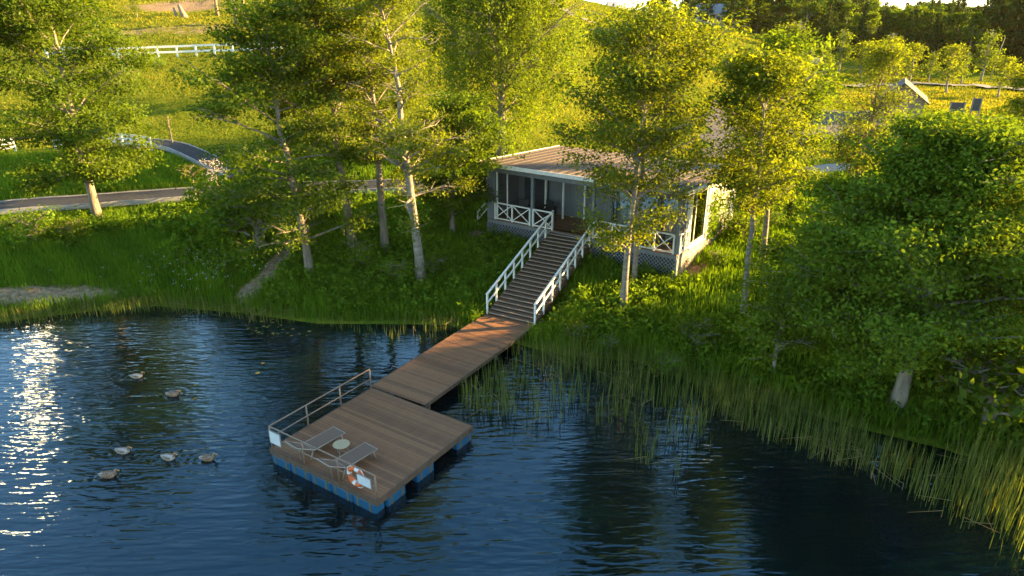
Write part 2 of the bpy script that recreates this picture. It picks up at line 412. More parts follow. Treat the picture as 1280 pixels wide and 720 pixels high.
def axis(lo, a, b, hi, fine, grow=1.18):
    m = list(np.arange(a, b + 1e-6, fine)); s = fine; v = b
    while v < hi: s *= grow; v += s; m.append(v)
    s = fine; v = a; pre = []
    while v > lo: s *= grow; v -= s; pre.append(v)
    return np.array(pre[::-1] + m)
gx = axis(-420, -44, 40, 520, .3, 1.06); gy = axis(-260, 13, 56, 900, .3, 1.05)
X, Y = np.meshgrid(gx, gy); Z = height(X, Y)
nx, ny = len(gx), len(gy)
idx = np.arange(nx * ny).reshape(ny, nx)
F = np.stack([idx[:-1, :-1], idx[:-1, 1:], idx[1:, 1:], idx[1:, :-1]], -1).reshape(-1, 4)
def blob(px, py, rx, ry, rot=0):
    cx, cy_ = gp(px, py); c, s = math.cos(rot), math.sin(rot)
    a = ((X - cx) * c + (Y - cy_) * s) / rx; b = (-(X - cx) * s + (Y - cy_) * c) / ry
    return np.clip(1.4 - np.hypot(a, b), 0, 1)
_trk = [gp(*p) for p in ((310, 368), (335, 345), (352, 325), (372, 300), (385, 285), (395, 265))]
soil = np.maximum.reduce([blob(225, 8, 8, 6), blob(40, 370, 5.5, .8, .18), blob(598, 292, .8, .6), blob(870, 338, 1.0, .6, .9), blob(250, 35, 8, 5) * .55, blob(170, 40, 9, 3, .5) * .6, blob(120, 66, 9, 2)*.3, np.clip(1.55 - seg_dist(X, Y, np.array(_trk)) / .55, 0, 1)])
SOIL = soil
g = np_mesh('ground', np.stack([X, Y, Z], -1).reshape(-1, 3), F, M['ground'], attrs={'soil': soil.ravel()}, smooth=True)
tag(g, 'grassy lakeside ground rising into the hill behind', 'ground', kind='structure')
wt = np_mesh('lake_water', [(-900, -900, 0), (900, -900, 0), (900, 60, 0), (-900, 60, 0)], [(0, 1, 2, 3)], M['water'])
tag(wt, 'dark rippled lake water around the floating platform', 'water', kind='structure')

# ------------------------------------------------------------------ paths
def resample(P, step):
    P = np.asarray(P, float); s = np.r_[0, np.cumsum(np.hypot(*np.diff(P, axis=0).T))]
    # smooth with a Catmull-like interpolation through dense linear + box smoothing
    t = np.linspace(0, s[-1], max(8, int(s[-1] / step)))
    q = np.stack([np.interp(t, s, P[:, 0]), np.interp(t, s, P[:, 1])], 1)
    for _ in range(6):
        q[1:-1] = (q[:-2] + 2 * q[1:-1] + q[2:]) / 4
    return q
ROADS = []
def road(name, pts, wid, mat, label, kerbs=True, lift=.07):
    q = resample(pts, .5); d = np.gradient(q, axis=0); d /= np.linalg.norm(d, axis=1)[:, None]
    nrm = np.stack([-d[:, 1], d[:, 0]], 1); ROADS.append((q, wid / 2 + .25))
    offs = np.linspace(-wid / 2, wid / 2, 7)
    V = []
    for o in offs:
        p = q + nrm * o; V.append(np.c_[p, height(p[:, 0], p[:, 1]) + lift])
    zc = np.max([v[:, 2] for v in V], axis=0)
    for v in V: v[:, 2] = .3 * v[:, 2] + .7 * zc
    n = len(q); V = np.concatenate(V); fs = [(i * n + k, i * n + k + 1, (i + 1) * n + k + 1, (i + 1) * n + k) for i in range(6) for k in range(n - 1)]
    o = np_mesh(name, V, fs, mat, smooth=True); tag(o, label, 'path', kind='structure')
    if kerbs:
        for side in (-1, 1):
            ring = []
            for a, b in ((0, -.25), (0, .06), (.09, .06), (.09, -.25)):
                p = q + nrm * side * (wid / 2 + a); ring.append(np.c_[p, zc + b])
            V = np.concatenate(ring); fs = [(i * n + k, i * n + k + 1, (i + 1) * n + k + 1, (i + 1) * n + k) for i in range(3) for k in range(n - 1)]
            ko = np_mesh('kerb', V, fs, M['kerb'], o)
    return o
G = lambda *ps: [gp(*p) for p in ps]
road('lakeside_path', [(-60, 30.5), (-42, 34.5)] + G((0, 263), (90, 256), (180, 250), (270, 243), (330, 240), (430, 238), (540, 236), (640, 232)) , 2.5, M['asphalt'], 'grey asphalt path with pale kerbs running behind the lakeside trees')
road('rear_path', [(0, 47), (9, 49.5), (16, 49.5)] + G((960, 219), (1010, 216), (1120, 205), (1280, 195)), 2.2, M['pale_path'], 'pale path crossing the meadow behind the cabin', kerbs=False)
road('hill_path', G((300, 222), (272, 209), (245, 195), (215, 184), (190, 180), (120, 178), (95, 179)), 1.6, M['asphalt'], 'grey asphalt path with pale kerbs curving up the grassy slope')
def patch(name, pxs, mat, label):
    P = np.array([gp(*p) for p in pxs]); lo, hi = P.min(0), P.max(0)
    xs = np.arange(lo[0], hi[0], .7); ys = np.arange(lo[1], hi[1], .7); a, b = np.meshgrid(xs, ys)
    jx = lumps(a * 1.7, b * 1.7) * .8
    z = height(a, b) + .06; I = np.arange(a.size).reshape(a.shape)
    fs = np.stack([I[:-1, :-1], I[:-1, 1:], I[1:, 1:], I[1:, :-1]], -1).reshape(-1, 4)
    ok = inside(a + jx, b + jx, P).ravel(); fs = fs[ok[fs].all(1)]
    o = np_mesh(name, np.c_[a.ravel(), b.ravel(), z.ravel()], fs, mat, smooth=True)
    PATCHES.append(P); return tag(o, label, 'ground', kind='structure')
PATCHES = []
patch('gravel_yard', [(870, 200), (880, 150), (893, 122), (940, 134), (1010, 138), (1100, 138), (1190, 147), (1300, 148), (1320, 160), (1180, 168), (1100, 176), (1000, 182), (925, 200)], M['gravel'], 'pale gravel yard behind the young trees')
road('lawn_path', G((1060, 108), (1130, 106), (1180, 107), (1230, 109), (1290, 113), (1400, 118)), 2.4, M['pale_path'], 'pale path across the sunlit lawn at the forest edge', kerbs=False, lift=.12)
road('far_path', G((985, 93), (1003, 86), (1022, 77)), 3.0, M['pale_path'], 'pale road rising towards the forest behind the lawn', kerbs=False, lift=.15)
road('hill_track', G((688, 3), (705, 14), (722, 22), (742, 30)), 1.6, M['dirt'], 'dark dirt track across the upper hillside', kerbs=False, lift=.2)

# ------------------------------------------------------------------ evening haze
def haze():
    m, nt, out = new_mat('evening haze')
    v = nd(nt, 'ShaderNodeVolumePrincipled', Density=HAZE_D, Anisotropy=.0); v.inputs['Color'].default_value = (1, .78, .40, 1)
    nt.links.new(v.outputs[0], out.inputs['Volume'])
    b = MB(); b.box(-440, 540, -280, 920, -3, 32); o = b.build('haze', m); o.display_type = 'WIRE'
    tag(o, 'thin golden evening haze in the air over lake and meadow', 'haze', kind='stuff')
HAZE_D = .00005
haze()

# ------------------------------------------------------------------ trees
def unit(v): return v / np.maximum(np.linalg.norm(v, axis=-1, keepdims=True), 1e-9)

def leaf_mesh(name, P, size, rng, mat, parent, tint, up=.7, outward=None, aspect=.55, axis_down=.25, spray=None):
    n = len(P)
    nr = rng.normal(size=(n, 3)) * (.75 if spray is None else .5); nr[:, 2] += up
    if spray is not None: nr += spray
    if outward is not None: nr += outward * .5
    nr = unit(nr)
    ax = rng.normal(size=(n, 3)); ax[:, 2] -= axis_down
    ax = unit(ax - nr * np.sum(ax * nr, 1, keepdims=True)); bx = np.cross(nr, ax)
    L = (size * rng.uniform(.45, 1.5, n))[:, None]
    W = L * aspect
    a = P; b = P + ax * L * .45 + bx * W * .5 + nr * L * .10; c = P + ax * L - nr * L * .06; d = P + ax * L * .45 - bx * W * .5 + nr * L * .10
    V = np.stack([a, b, c, d], 1).reshape(-1, 3)
    Fq = np.arange(n * 4).reshape(n, 4)
    return np_mesh(name, V, Fq, mat, parent, tint=tint)

def gen_tree(name, loc, H, r0, prof, t0, nb, leafmat_, bark, label, seed, leaf=.2, nleaf=9000, clump=.42, lean=(0, 0), up=35, weep=0, cat='tree', group=None,
             branch_r=.33, t_end=.97, wob=.12, flat=.5, sub=1.0, ncl=None, gnarl=.12, zmin=.15, skirt=0):
    rng = np.random.default_rng(seed)
    e = empty(name, loc, 0, label, cat, group)
    nT = 12; t = np.linspace(0, 1, nT)
    wobv = np.cumsum(rng.normal(size=(nT, 2)) * wob, axis=0) * t[:, None]
    TP = np.c_[lean[0] * t ** 1.3 + wobv[:, 0], lean[1] * t ** 1.3 + wobv[:, 1], t * H]
    TP[0, 2] = -.3
    TR = r0 * (1 - t) ** .85 + .015; TR[0] *= 1.35
    tb = MB(); tb.tube(TP, list(TR), 10)
    anchors = []
    ts = t0 + (t_end - t0) * np.sort(rng.uniform(0, 1, nb) ** .9)
    az0 = rng.uniform(0, 6.28)
    for i, tt in enumerate(ts):
        base = np.array([np.interp(tt, t, TP[:, k]) for k in range(3)]); rt = np.interp(tt, t, TR)
        Lb = np.interp((tt - t0) / (1 - t0), np.linspace(0, 1, len(prof)), prof) * rng.uniform(.72, 1.12)
        az = az0 + i * 2.39996 + rng.normal() * .3
        el = R(up + 25 * (tt - t0) / (1 - t0) + rng.normal() * 9)
        room = max(.25, H - base[2]); el = min(el, math.atan2(room, max(.3, Lb)))
        dv = np.array([math.cos(az) * math.cos(el), math.sin(az) * math.cos(el), math.sin(el)])
        Lt = Lb / max(.45, math.cos(el))
        s = np.linspace(0, 1, 6)
        bend = np.cumsum(rng.normal(size=(6, 3)) * gnarl * Lt * .3, axis=0) * s[:, None]
        BP = base + dv * Lt * s[:, None] + bend
        if skirt and BP[3][2] < zmin + skirt * max(0, -BP[-1][1] + .3 * BP[-1][0]) + .2: continue
        BP[:, 2] -= (.16 * Lt if not weep else .05 * Lt) * s ** 2
        br = max(.018, rt * branch_r); BR = br * (1 - s) ** .8 + .008
        tb.tube(BP, list(BR), 6, cap=False)
        ns = int((3 + Lt * 1.7) * sub)
        for k in range(ns):
            ss = rng.uniform(.28, 1); p = np.array([np.interp(ss, s, BP[:, q]) for q in range(3)])
            a2 = az + rng.choice([-1, 1]) * R(rng.uniform(25, 75)); e2 = R(rng.uniform(-5, 45))
            d2 = np.array([math.cos(a2) * math.cos(e2), math.sin(a2) * math.cos(e2), math.sin(e2)])
            l2 = Lt * rng.uniform(.22, .45) * (1.15 - .5 * ss)
            mid = p + d2 * l2 * .5 + rng.normal(size=3) * .06 * l2; end = p + d2 * l2 + np.array([0, 0, -.05 * l2])
            tb.tube([p, mid, end], [br * .35 * (1.1 - ss) + .008, .010, .006], 4, cap=False)
            for q in np.linspace(.25, 1, 5): anchors.append(p + (end - p) * q)
        for q in (.18, .3, .42, .55, .7, .85, 1.0): anchors.append(np.array([np.interp(q, s, BP[:, j]) for j in range(3)]))
    for q in np.r_[np.linspace(t0 + .08, .85, 14), np.linspace(.85, 1, 5)]: anchors.append(np.array([np.interp(q, t, TP[:, j]) for j in range(3)]))
    A = np.array(anchors)
    kz = max(.93, H / (np.percentile(A[:, 2], 99.8) + .2))
    A[:, 2] *= kz; tb.v = [(a, b, c * kz) for a, b, c in tb.v]
    tr = tb.build('trunk', bark, e, smooth=True)
    ncl = ncl or max(60, nleaf // (38 if weep else 60)); clump *= .85
    ci = rng.integers(0, len(A), ncl); C = A[ci]
    li = rng.integers(0, ncl, nleaf)
    off = rng.normal(size=(nleaf, 3)) * clump; off[:, 2] *= flat
    if weep:
        off[:, :2] *= .32; off[:, 2] = -rng.uniform(0, 1, nleaf) ** .8 * weep * rng.uniform(.5, 1, ncl)[li]
    P = C[li] + off
    keep = P[:, 2] > zmin + skirt * np.maximum(0, -P[:, 1] + .3 * P[:, 0]); P = P[keep]; li = li[keep]
    tint = np.clip(.5 * rng.uniform(0, 1, ncl)[li] + .5 * rng.uniform(0, 1, len(P)), 0, 1)
    outw = unit(P - np.array([np.mean(A[:, 0]), np.mean(A[:, 1]), 0]) * [1, 1, 0] - np.c_[P[:, 0] * 0, P[:, 0] * 0, np.full(len(P), H * .5)])
    leaf_mesh('crown', P, leaf, rng, leafmat_, e, tint, outward=outw, spray=(rng.normal(size=(ncl, 3)) * .55)[li], axis_down=.8 if weep else .25)
    return e

def place(px, py):
    x, y = gp(px, py); return (x, y, h1(x, y))
def tree_px(name, base, toprow, label, prof, **kw):
    x, y, z = place(*base) if len(base) == 2 else base
    H = ztop(x, y, toprow) - z
    return gen_tree(name, (x, y, z), H, prof=prof, label=label, **kw)

# left tree by the path
tree_px('maple_tree', (122, 272), -22, 'broad yellow green maple standing alone between the asphalt path and the left shore', [3.6, 4.4, 4.6, 4.3, 3.6, 2.6, 1.2],
        r0=.24, t0=.16, nb=46, leafmat_=M['lf_maple'], bark=M['bark'], seed=11, leaf=0.175, nleaf=54000, clump=.48, up=22, lean=(-.6, 0))
# cluster by the shore
tree_px('alder_tree', (388, 343), -4, 'dark leafy alder with pale trunk beside the bare earth track', [3.4, 3.9, 3.8, 3.3, 2.6, 1.8, .9], r0=.2, t0=.115, nb=64, leafmat_=M['lf_maple'], bark=M['bark'], seed=21, leaf=0.162, nleaf=36000, clump=.42, up=18, lean=(-1.1, .3))
tree_px('alder_tree', (443, 316), -30, 'tall alder second from the earth track, trunk kinked at its foot', [2.4, 3.0, 3.2, 2.9, 2.3, 1.6, .8], r0=.23, t0=.30, nb=40, leafmat_=M['lf_alder'], bark=M['bark'], seed=22, leaf=0.153, nleaf=22100, clump=.42, up=24, lean=(-1.2, .4))
tree_px('alder_tree', (482, 315), -40, 'slim alder between the kinked trunk and the sparse leaning alder', [1.6, 2.4, 2.8, 2.6, 2.1, 1.5, .8], r0=.2, t0=.24, nb=36, leafmat_=M['lf_alder'], bark=M['bark'], seed=23, leaf=0.153, nleaf=15300, clump=.42, up=24, lean=(-.5, .4))
tree_px('alder_tree', (527, 353), -45, 'leaning sparse alder with bare bright branches nearest the walkway', [2.6, 3.0, 2.9, 2.6, 2.2, 1.6, .8], r0=.23, t0=.20, nb=44, leafmat_=M['lf_sparse'], bark=M['bark_pale'], seed=24, leaf=0.136, nleaf=16150, clump=.34, up=16, lean=(-1.5, .2), branch_r=.42, sub=1.3, gnarl=.2)
tree_px('ash_tree', (566, 292), 118, 'dense green young ash beside the left end of the cabin', [1.6, 2.3, 2.5, 2.4, 2.0, 1.3, .5], r0=.14, t0=.12, nb=40, leafmat_=M['lf_maple'], bark=M['bark'], seed=25, leaf=0.175, nleaf=24000, clump=.4, up=22)
tree_px('birch_tree', (-.8, 52, h1(-.8, 52)), -70, 'tall weeping birch with hanging foliage behind the cabin', [3.8, 5.2, 5.4, 4.9, 3.8, 2.5, 1.0], r0=.3, t0=.14, nb=52, leafmat_=M['lf_birch'], bark=M['bark'], seed=26, leaf=.17, nleaf=72000, clump=.55, up=38, weep=3.8)
gen_tree('birch_tree', (-1.2, 66.5, h1(-1.2, 66.5)), 16, .2, [2.4, 3.2, 3.4, 3.0, 2.2, 1.2], .16, 40, M['lf_birch'], M['bark_pale'], 'hidden birch added behind the weeping birch to shade the hill', 27, leaf=.26, nleaf=12000, clump=.5, up=34)  # birch added out of sight to cast a shadow band on the hill
# in front of the cabin
tree_px('aspen_tree', (779, 387), 6, 'tall yellow green aspen with white trunk in front of the cabin porch', [1.9, 2.6, 2.9, 2.9, 2.5, 1.9, .9], r0=.15, t0=.19, nb=54, leafmat_=M['lf_fresh'], bark=M['bark_pale'], seed=31, leaf=0.145, nleaf=34000, clump=.46, up=34, lean=(-.1, .3))
tree_px('aspen_tree', (792, 356), 70, 'thinner aspen right behind the white trunked one by the porch', [1.3, 1.8, 2.0, 1.9, 1.5, .8], r0=.12, t0=.34, nb=26, leafmat_=M['lf_fresh'], bark=M['bark_pale'], seed=32, leaf=0.145, nleaf=7000, clump=.42, up=38)
tree_px('ash_tree', (928, 396), 60, 'slim ash with pale trunk near the right end of the cabin', [1.2, 1.6, 1.8, 1.75, 1.45, 1.0, .4], r0=.13, t0=.36, nb=38, leafmat_=M['lf_fresh'], bark=M['bark_pale'], seed=33, leaf=0.15, nleaf=16000, clump=.4, up=38, lean=(-.3, .4))
tree_px('ash_tree', (952, 330), 42, 'taller dense ash behind the slim one at the cabin right end', [1.5, 2.05, 2.2, 2.1, 1.7, 1.1, .4], r0=.15, t0=.26, nb=42, leafmat_=M['lf_maple'], bark=M['bark_pale'], seed=34, leaf=0.16, nleaf=25000, clump=.42, up=40, lean=(-1.2, .2))
tree_px('willow_tree', (1064, 262), 52, 'sparse yellow willow with visible twigs behind the big round tree', [1.35, 1.65, 1.65, 1.45, 1.1, .75, .35], r0=.15, t0=.12, nb=46, leafmat_=M['lf_sparse'], bark=M['bark_red'], seed=35, leaf=0.125, nleaf=15000, clump=.4, up=46, sub=1.3)
# big right tree and its neighbours
tree_px('lime_tree', (1120, 512), 150, 'big round dark green lime overhanging the right shore', [3.9, 4.5, 4.5, 3.9, 2.9, 1.8, .8], r0=.24, t0=.15, nb=105, leafmat_=M['lf_deep'], bark=M['bark'], seed=41, leaf=.128, nleaf=170000, clump=.40, zmin=1.8, skirt=.5, up=14, lean=(1.3, .5), t_end=.95, sub=1.25, ncl=3000)
tree_px('lime_tree', (965, 471), 318, 'small low lime with thin pale trunk left of the big round tree', [1.35, 1.6, 1.7, 1.5, 1.2, .7], r0=.07, t0=.18, nb=36, leafmat_=M['lf_deep'], bark=M['bark_pale'], seed=42, leaf=0.12, nleaf=9500, clump=.32, up=22)
tree_px('ash_tree', (1285, 195), 78, 'sunlit golden ash at the right edge beyond the round tree', [1.8, 2.4, 2.6, 2.4, 1.8, .9], r0=.15, t0=.12, nb=36, leafmat_=M['lf_fresh'], bark=M['bark'], seed=43, leaf=0.204, nleaf=13600, clump=.4, up=30)
# limes added to the right, mostly unseen, shading platform, walkway and reeds
for k, (x, y, top, sd_) in enumerate([(21, 27.3, 190, 51), (20.5, 22, 215, 53), (28, 27, 150, 55), (23, 15.5, 150, 57), (27.5, 20, 140, 58)]):
    gen_tree('lime_tree', (x, y, h1(x, y)), ztop(x, y, top) - h1(x, y), .18, [2.6, 3.2, 3.3, 3.0, 2.4, 1.4] if k == 0 else [2.8, 3.4, 3.5, 3.2, 2.5, 1.4], .12, 44, M['lf_deep'], M['bark'],
             ['dark lime added for shade directly behind the big round one', 'dark lime added for shade on the shore right of the round one', 'dark lime added for shade past the right shore edge', 'dark lime added for shade at the near end of the right row', 'dark lime added for shade second from the near end of the right row'][k], sd_, leaf=.2, nleaf=15000, clump=.5, up=20, group='limes added for shade on the right shore')

# ------------------------------------------------------------------ shared small tree meshes
def proto_tree(name, H, R_, mat, bark, seed, kind='round', nleaf=2200, leaf=.42, t0=.2):
    if kind == 'spruce':
        rng = np.random.default_rng(seed); e = empty(name, (0, 0, 0))
        tb = MB(); tb.tube([(0, 0, -.3), (0, 0, H * .5), (0, 0, H)], [.2, .12, .02], 7)
        P = []; tn = []
        nwh = int(H * 2.2)
        for i in range(nwh):
            tt = .06 + .93 * i / nwh; rr = R_ * (1 - tt) ** .85 * rng.uniform(.75, 1.1) + .12; nbr = int(5 + 7 * (1 - tt))
            for k in range(nbr):
                a = rng.uniform(0, 6.28); l = rr * rng.uniform(.7, 1.1); s = rng.uniform(.15, 1, int(4 + l * 7))
                x = np.c_[np.cos(a) * l * s, np.sin(a) * l * s, H * tt - .28 * l * s + .12 * l * s ** 2]
                x += rng.normal(size=x.shape) * .09; P.append(x); tn.append(np.full(len(x), rng.uniform(0, .6)) + rng.uniform(0, .4, len(x)))
        tb.build('trunk', bark, e, smooth=True)
        leaf_mesh('crown', np.concatenate(P), leaf, rng, mat, e, np.concatenate(tn), aspect=.5, axis_down=.7)
        return e
    prof = {'round': [.7, .95, 1, .95, .8, .5], 'oval': [.8, 1, .95, .8, .55, .25], 'slim': [.8, 1, .9, .7, .45, .2]}[kind]
    return gen_tree(name, (0, 0, 0), H, .13, [p * R_ for p in prof], t0, 26, mat, bark, None, seed, leaf=leaf, nleaf=nleaf, clump=.5, up=32)

PROTO = {'spruce1': proto_tree('spruce_tree', 14, 2.7, M['lf_spruce'], M['bark_red'], 61, 'spruce', leaf=.5),
         'spruce2': proto_tree('spruce_tree', 12, 2.2, M['lf_spruce'], M['bark_red'], 62, 'spruce', leaf=.48),
         'dec1': proto_tree('deciduous_tree', 11, 3.1, M['lf_deep'], M['bark'], 63, 'round', 3000, .5, .1),
         'dec2': proto_tree('deciduous_tree', 12, 2.6, M['lf_maple'], M['bark'], 64, 'oval', 2800, .46, .1),
         'dec3': proto_tree('deciduous_tree', 10, 2.9, M['lf_forest'], M['bark'], 65, 'round', 3000, .5, .1),
         'young1': proto_tree('young_tree', 5.5, 1.35, M['lf_fresh'], M['bark_pale'], 66, 'oval', 1700, .24, .2),
         'young2': proto_tree('young_tree', 6, 1.2, M['lf_birch'], M['bark_pale'], 67, 'slim', 1600, .24, .16),
         'bush1': proto_tree('bush', 2.0, 1.1, M['lf_weed'], M['bark'], 68, 'round', 1300, .18, .06),
         'bush2': proto_tree('bush', 1.6, 1.0, M['lf_maple'], M['bark'], 69, 'round', 1200, .17, .06)}
CH = {k: [c for c in bpy.data.objects if c.parent == e] for k, e in PROTO.items()}
USED = set()
def put(kind, x, y, s, label, cat, group, name=None, rz=None, zs=1.0):
    e0 = PROTO[kind]
    if kind not in USED: e = e0; USED.add(kind)
    else:
        e = e0.copy(); col.objects.link(e)
        for ch in CH[kind]:
            c = ch.copy(); col.objects.link(c); c.parent = e
    if name: e.name = name
    e.location = (x, y, h1(x, y) - .05); e.rotation_euler = (0, 0, rz if rz is not None else rng0.uniform(0, 6.28)); e.scale = (s, s, s * zs)
    for k_ in ('label', 'category', 'group'):
        if k_ in e: del e[k_]
    return tag(e, label, cat, group)

# forest
FL = {'spruce1': 'tall dark spruce standing among the trees of the far forest', 'spruce2': 'slender dark spruce standing among the trees of the far forest', 'dec1': 'rounded bright green tree in the far forest',
      'dec2': 'yellowish green oval tree in the far forest', 'dec3': 'dark green rounded tree in the far forest'}
def forest(n, f_px, d_lo, d_hi, h_lo, h_hi, kinds, seed, power=1.0):
    rng = np.random.default_rng(seed); pts = []
    tries = 0
    while len(pts) < n and tries < n * 60:
        tries += 1
        px = rng.uniform(*f_px); d = d_lo + (d_hi - d_lo) * rng.uniform() ** power
        x = (px - 640) / FPX * d * 1.02; y = d
        if any((x - a) ** 2 + (y - b) ** 2 < 9 for a, b in pts): continue
        pts.append((x, y))
        k = rng.choice(kinds); hh = rng.uniform(h_lo, h_hi); H0 = {'spruce1': 14, 'spruce2': 12, 'dec1': 11, 'dec2': 12, 'dec3': 10}[k]
        if k.startswith('spruce'): hh *= 1.12
        put(k, x, y, hh / H0 * rng.uniform(.95, 1.05), FL[k], 'tree', 'trees of the far forest', zs=rng.uniform(.95, 1.08))
forest(36, (1000, 1330), 136, 150, 8.5, 10.5, ['spruce1', 'dec1', 'dec2', 'spruce2', 'spruce1'], 1)
forest(14, (1180, 1340), 130, 146, 14, 17.5, ['spruce1', 'spruce2', 'spruce1', 'dec2'], 5)
forest(9, (1172, 1330), 150, 165, 14, 17, ['spruce1', 'dec1', 'spruce2', 'dec2'], 8)
forest(8, (940, 1050), 165, 190, 14, 16.5, ['spruce1', 'dec1', 'dec3', 'dec2'], 9)
forest(50, (930, 1340), 150, 172, 9.5, 11.8, ['spruce1', 'dec1', 'dec3', 'dec2', 'spruce2'], 2)
forest(42, (880, 1340), 168, 205, 10, 12.3, ['spruce1', 'dec1', 'dec3', 'spruce2'], 3)
forest(40, (790, 1010), 172, 215, 9, 13, ['dec1', 'dec2', 'dec2', 'dec3', 'spruce2'], 4)
forest(16, (840, 960), 158, 170, 5, 7, ['dec1', 'dec2', 'dec2', 'dec3'], 6)

# young trees on the lawn
YT = [((1135, 107), 55, 'young1', 'bushy young tree left of centre on the sunlit lawn'), ((1160, 102), 70, 'young2', 'thin young tree with reddish foot just right of the bushy one on the lawn'),
      ((1182, 116), 56, 'young1', 'broad young tree with white trunk at the front of the lawn'), ((1201, 105), 72, 'young2', 'small young tree just behind the broad white trunked one'),
      ((1226, 101), 48, 'young2', 'tall thin young tree leaning at the forest edge of the lawn'), ((1247, 121), 72, 'young1', 'young tree with twin pale stems nearest the right end of the lawn'),
      ((1106, 98), 46, 'young1', 'tall bright young tree beside the leaning utility pole'), ((1120, 101), 66, 'young2', 'small slim young tree right of the leaning utility pole'),
      ((1004, 97), 55, 'young1', 'lone young tree with straight stem beside the pale far road'), ((1027, 96), 60, 'young2', 'young tree just right of the lone straight stemmed one'),
      ((975, 100), 30, 'young1', 'tall golden young tree behind the crown of the dense ash'), ((1048, 92), 46, 'young2', 'slender golden young tree behind the sparse willow top'),
      ((1030, 66), 40, 'dec3', 'dark round bush like tree at the forest edge by the far road'), ((990, 104), 40, 'young2', 'narrow young tree behind the right ash, by the far road'),
      ((1075, 96), 52, 'young1', 'young tree standing left of the leaning utility pole')]
for (b, top, k, lab) in YT:
    x, y, z = place(*b); H = ztop(x, y, top) - z
    H0 = {'young1': 5.5, 'young2': 6, 'dec3': 10}[k]
    put(k, x, y, H / H0 * (1.25 if k == 'young2' else 1.02), lab, 'tree', None if k == 'dec3' else 'young trees on the lawn', name='young_tree')

# ------------------------------------------------------------------ bushes
BU = [((985, 280), 235, 'spruce2', 'small dark spruce beside the rear path', 'spruce_tree'), ((962, 285), 262, 'bush1', 'sunlit bush between the ash trunks and small spruce', 'bush'),
      ((45, 305), 262, 'bush1', 'light green bush on the bank below the left maple', 'bush'), ((20, 292), 270, 'bush2', 'low dark bush at the left edge below the asphalt path', 'bush'),
      ((85, 300), 275, 'bush2', 'small bush just right below the left maple', 'bush'), ((757, 445), 420, 'bush1', 'low pale bush at the water edge below the aspen', 'bush'), ((835, 470), 440, 'bush1', 'low bush at the reed edge right of the aspen', 'bush'),
      ((870, 440), 405, 'bush2', 'dark low bush above the reeds', 'bush'), ((500, 352), 322, 'bush1', 'bush at the foot of the leaning sparse alder', 'bush'), ((540, 345), 318, 'bush2', 'dark bush right of the leaning sparse alder trunk', 'bush'), ((455, 335), 300, 'bush1', 'bush between the kinked alder and slim alder', 'bush'),
      ((325, 312), 228, 'bush2', 'broad dark bush left of the dark leafy alder trunk', 'bush'), ((296, 292), 232, 'bush1', 'light bush below the white blossoming shrub', 'bush'), ((310, 300), 240, 'bush1', 'tall bush at the left foot of the alder cluster', 'bush'), ((340, 290), 235, 'bush2', 'dark bush under the dark leafy alder', 'bush'),
      ((1120, 165), 148, 'bush1', 'bush in front of the gravel yard', 'bush'), ((1145, 168), 145, 'bush1', 'golden bush beside the two dark boards', 'bush'), ((1165, 172), 150, 'bush2', 'green bush below the two dark boards', 'bush'),
      ((1265, 160), 130, 'bush1', 'bush at the right end of the gravel yard', 'bush'), ((900, 335), 312, 'bush1', 'bright bush at the foot of the cabin right wall', 'bush'), ((930, 300), 270, 'bush2', 'bush behind the cabin right wall corner', 'bush'),
      ((1085, 215), 190, 'bush1', 'bush right of the sparse willow foot', 'bush'), ((1035, 245), 218, 'bush1', 'bush left of the sparse willow foot', 'bush'), ((940, 200), 172, 'bush2', 'bush behind the ash crowns by the yard', 'bush'),
      ((1105, 190), 165, 'bush2', 'dark bush under the shed', 'bush'), ((200, 84), 70, 'bush1', 'small bush growing at the upper hill fence', 'bush'), ((278, 62), 45, 'young1', 'pale sapling above the upper hill fence', 'young_tree'),
      ((172, 22), -4, 'young1', 'young tree high on the left hillside', 'young_tree'), ((1235, 528), 440, 'bush2', 'broad dark bush right of the big round lime trunk', 'bush'), ((1290, 500), 420, 'bush2', 'dark bush at the right frame edge under the round lime', 'bush'), ((715, 430), 405, 'bush2', 'small leafy bush beside the foot of the stairs', 'bush')]
for (b, top, k, lab, nm) in BU:
    x, y, z = place(*b); H = max(.5, ztop(x, y, top) - z); H0 = {'spruce2': 12, 'bush1': 2.0, 'bush2': 1.6, 'young1': 5.5}[k]
    put(k, x, y, H / H0, lab, {'bush': 'bush'}.get(nm, 'tree'), None, name=nm)

# saplings by the hill path
def sapling(base, top, mat, label, seed, Rr=.5, n=500, leaf=.12):
    x, y, z = place(*base); H = ztop(x, y, top) - z
    return gen_tree('sapling', (x, y, z), H, .05, [Rr * .8, Rr, Rr, Rr * .6], .45, 14, mat, M['bark'], label, seed, leaf=leaf, nleaf=n, clump=.16, up=35, wob=.03)
sapling((247, 258), 203, M['lf_alder'], 'thin dark sapling at the edge of the asphalt path', 71, .75, 500)
sapling((216, 180), 143, M['lf_alder'], 'bare thin sapling on the slope above the hill path', 72, .25, 120)
sapling((277, 255), 196, M['lf_flower'], 'white blossoming shrub left of the alder cluster', 73, .7, 420, .11)

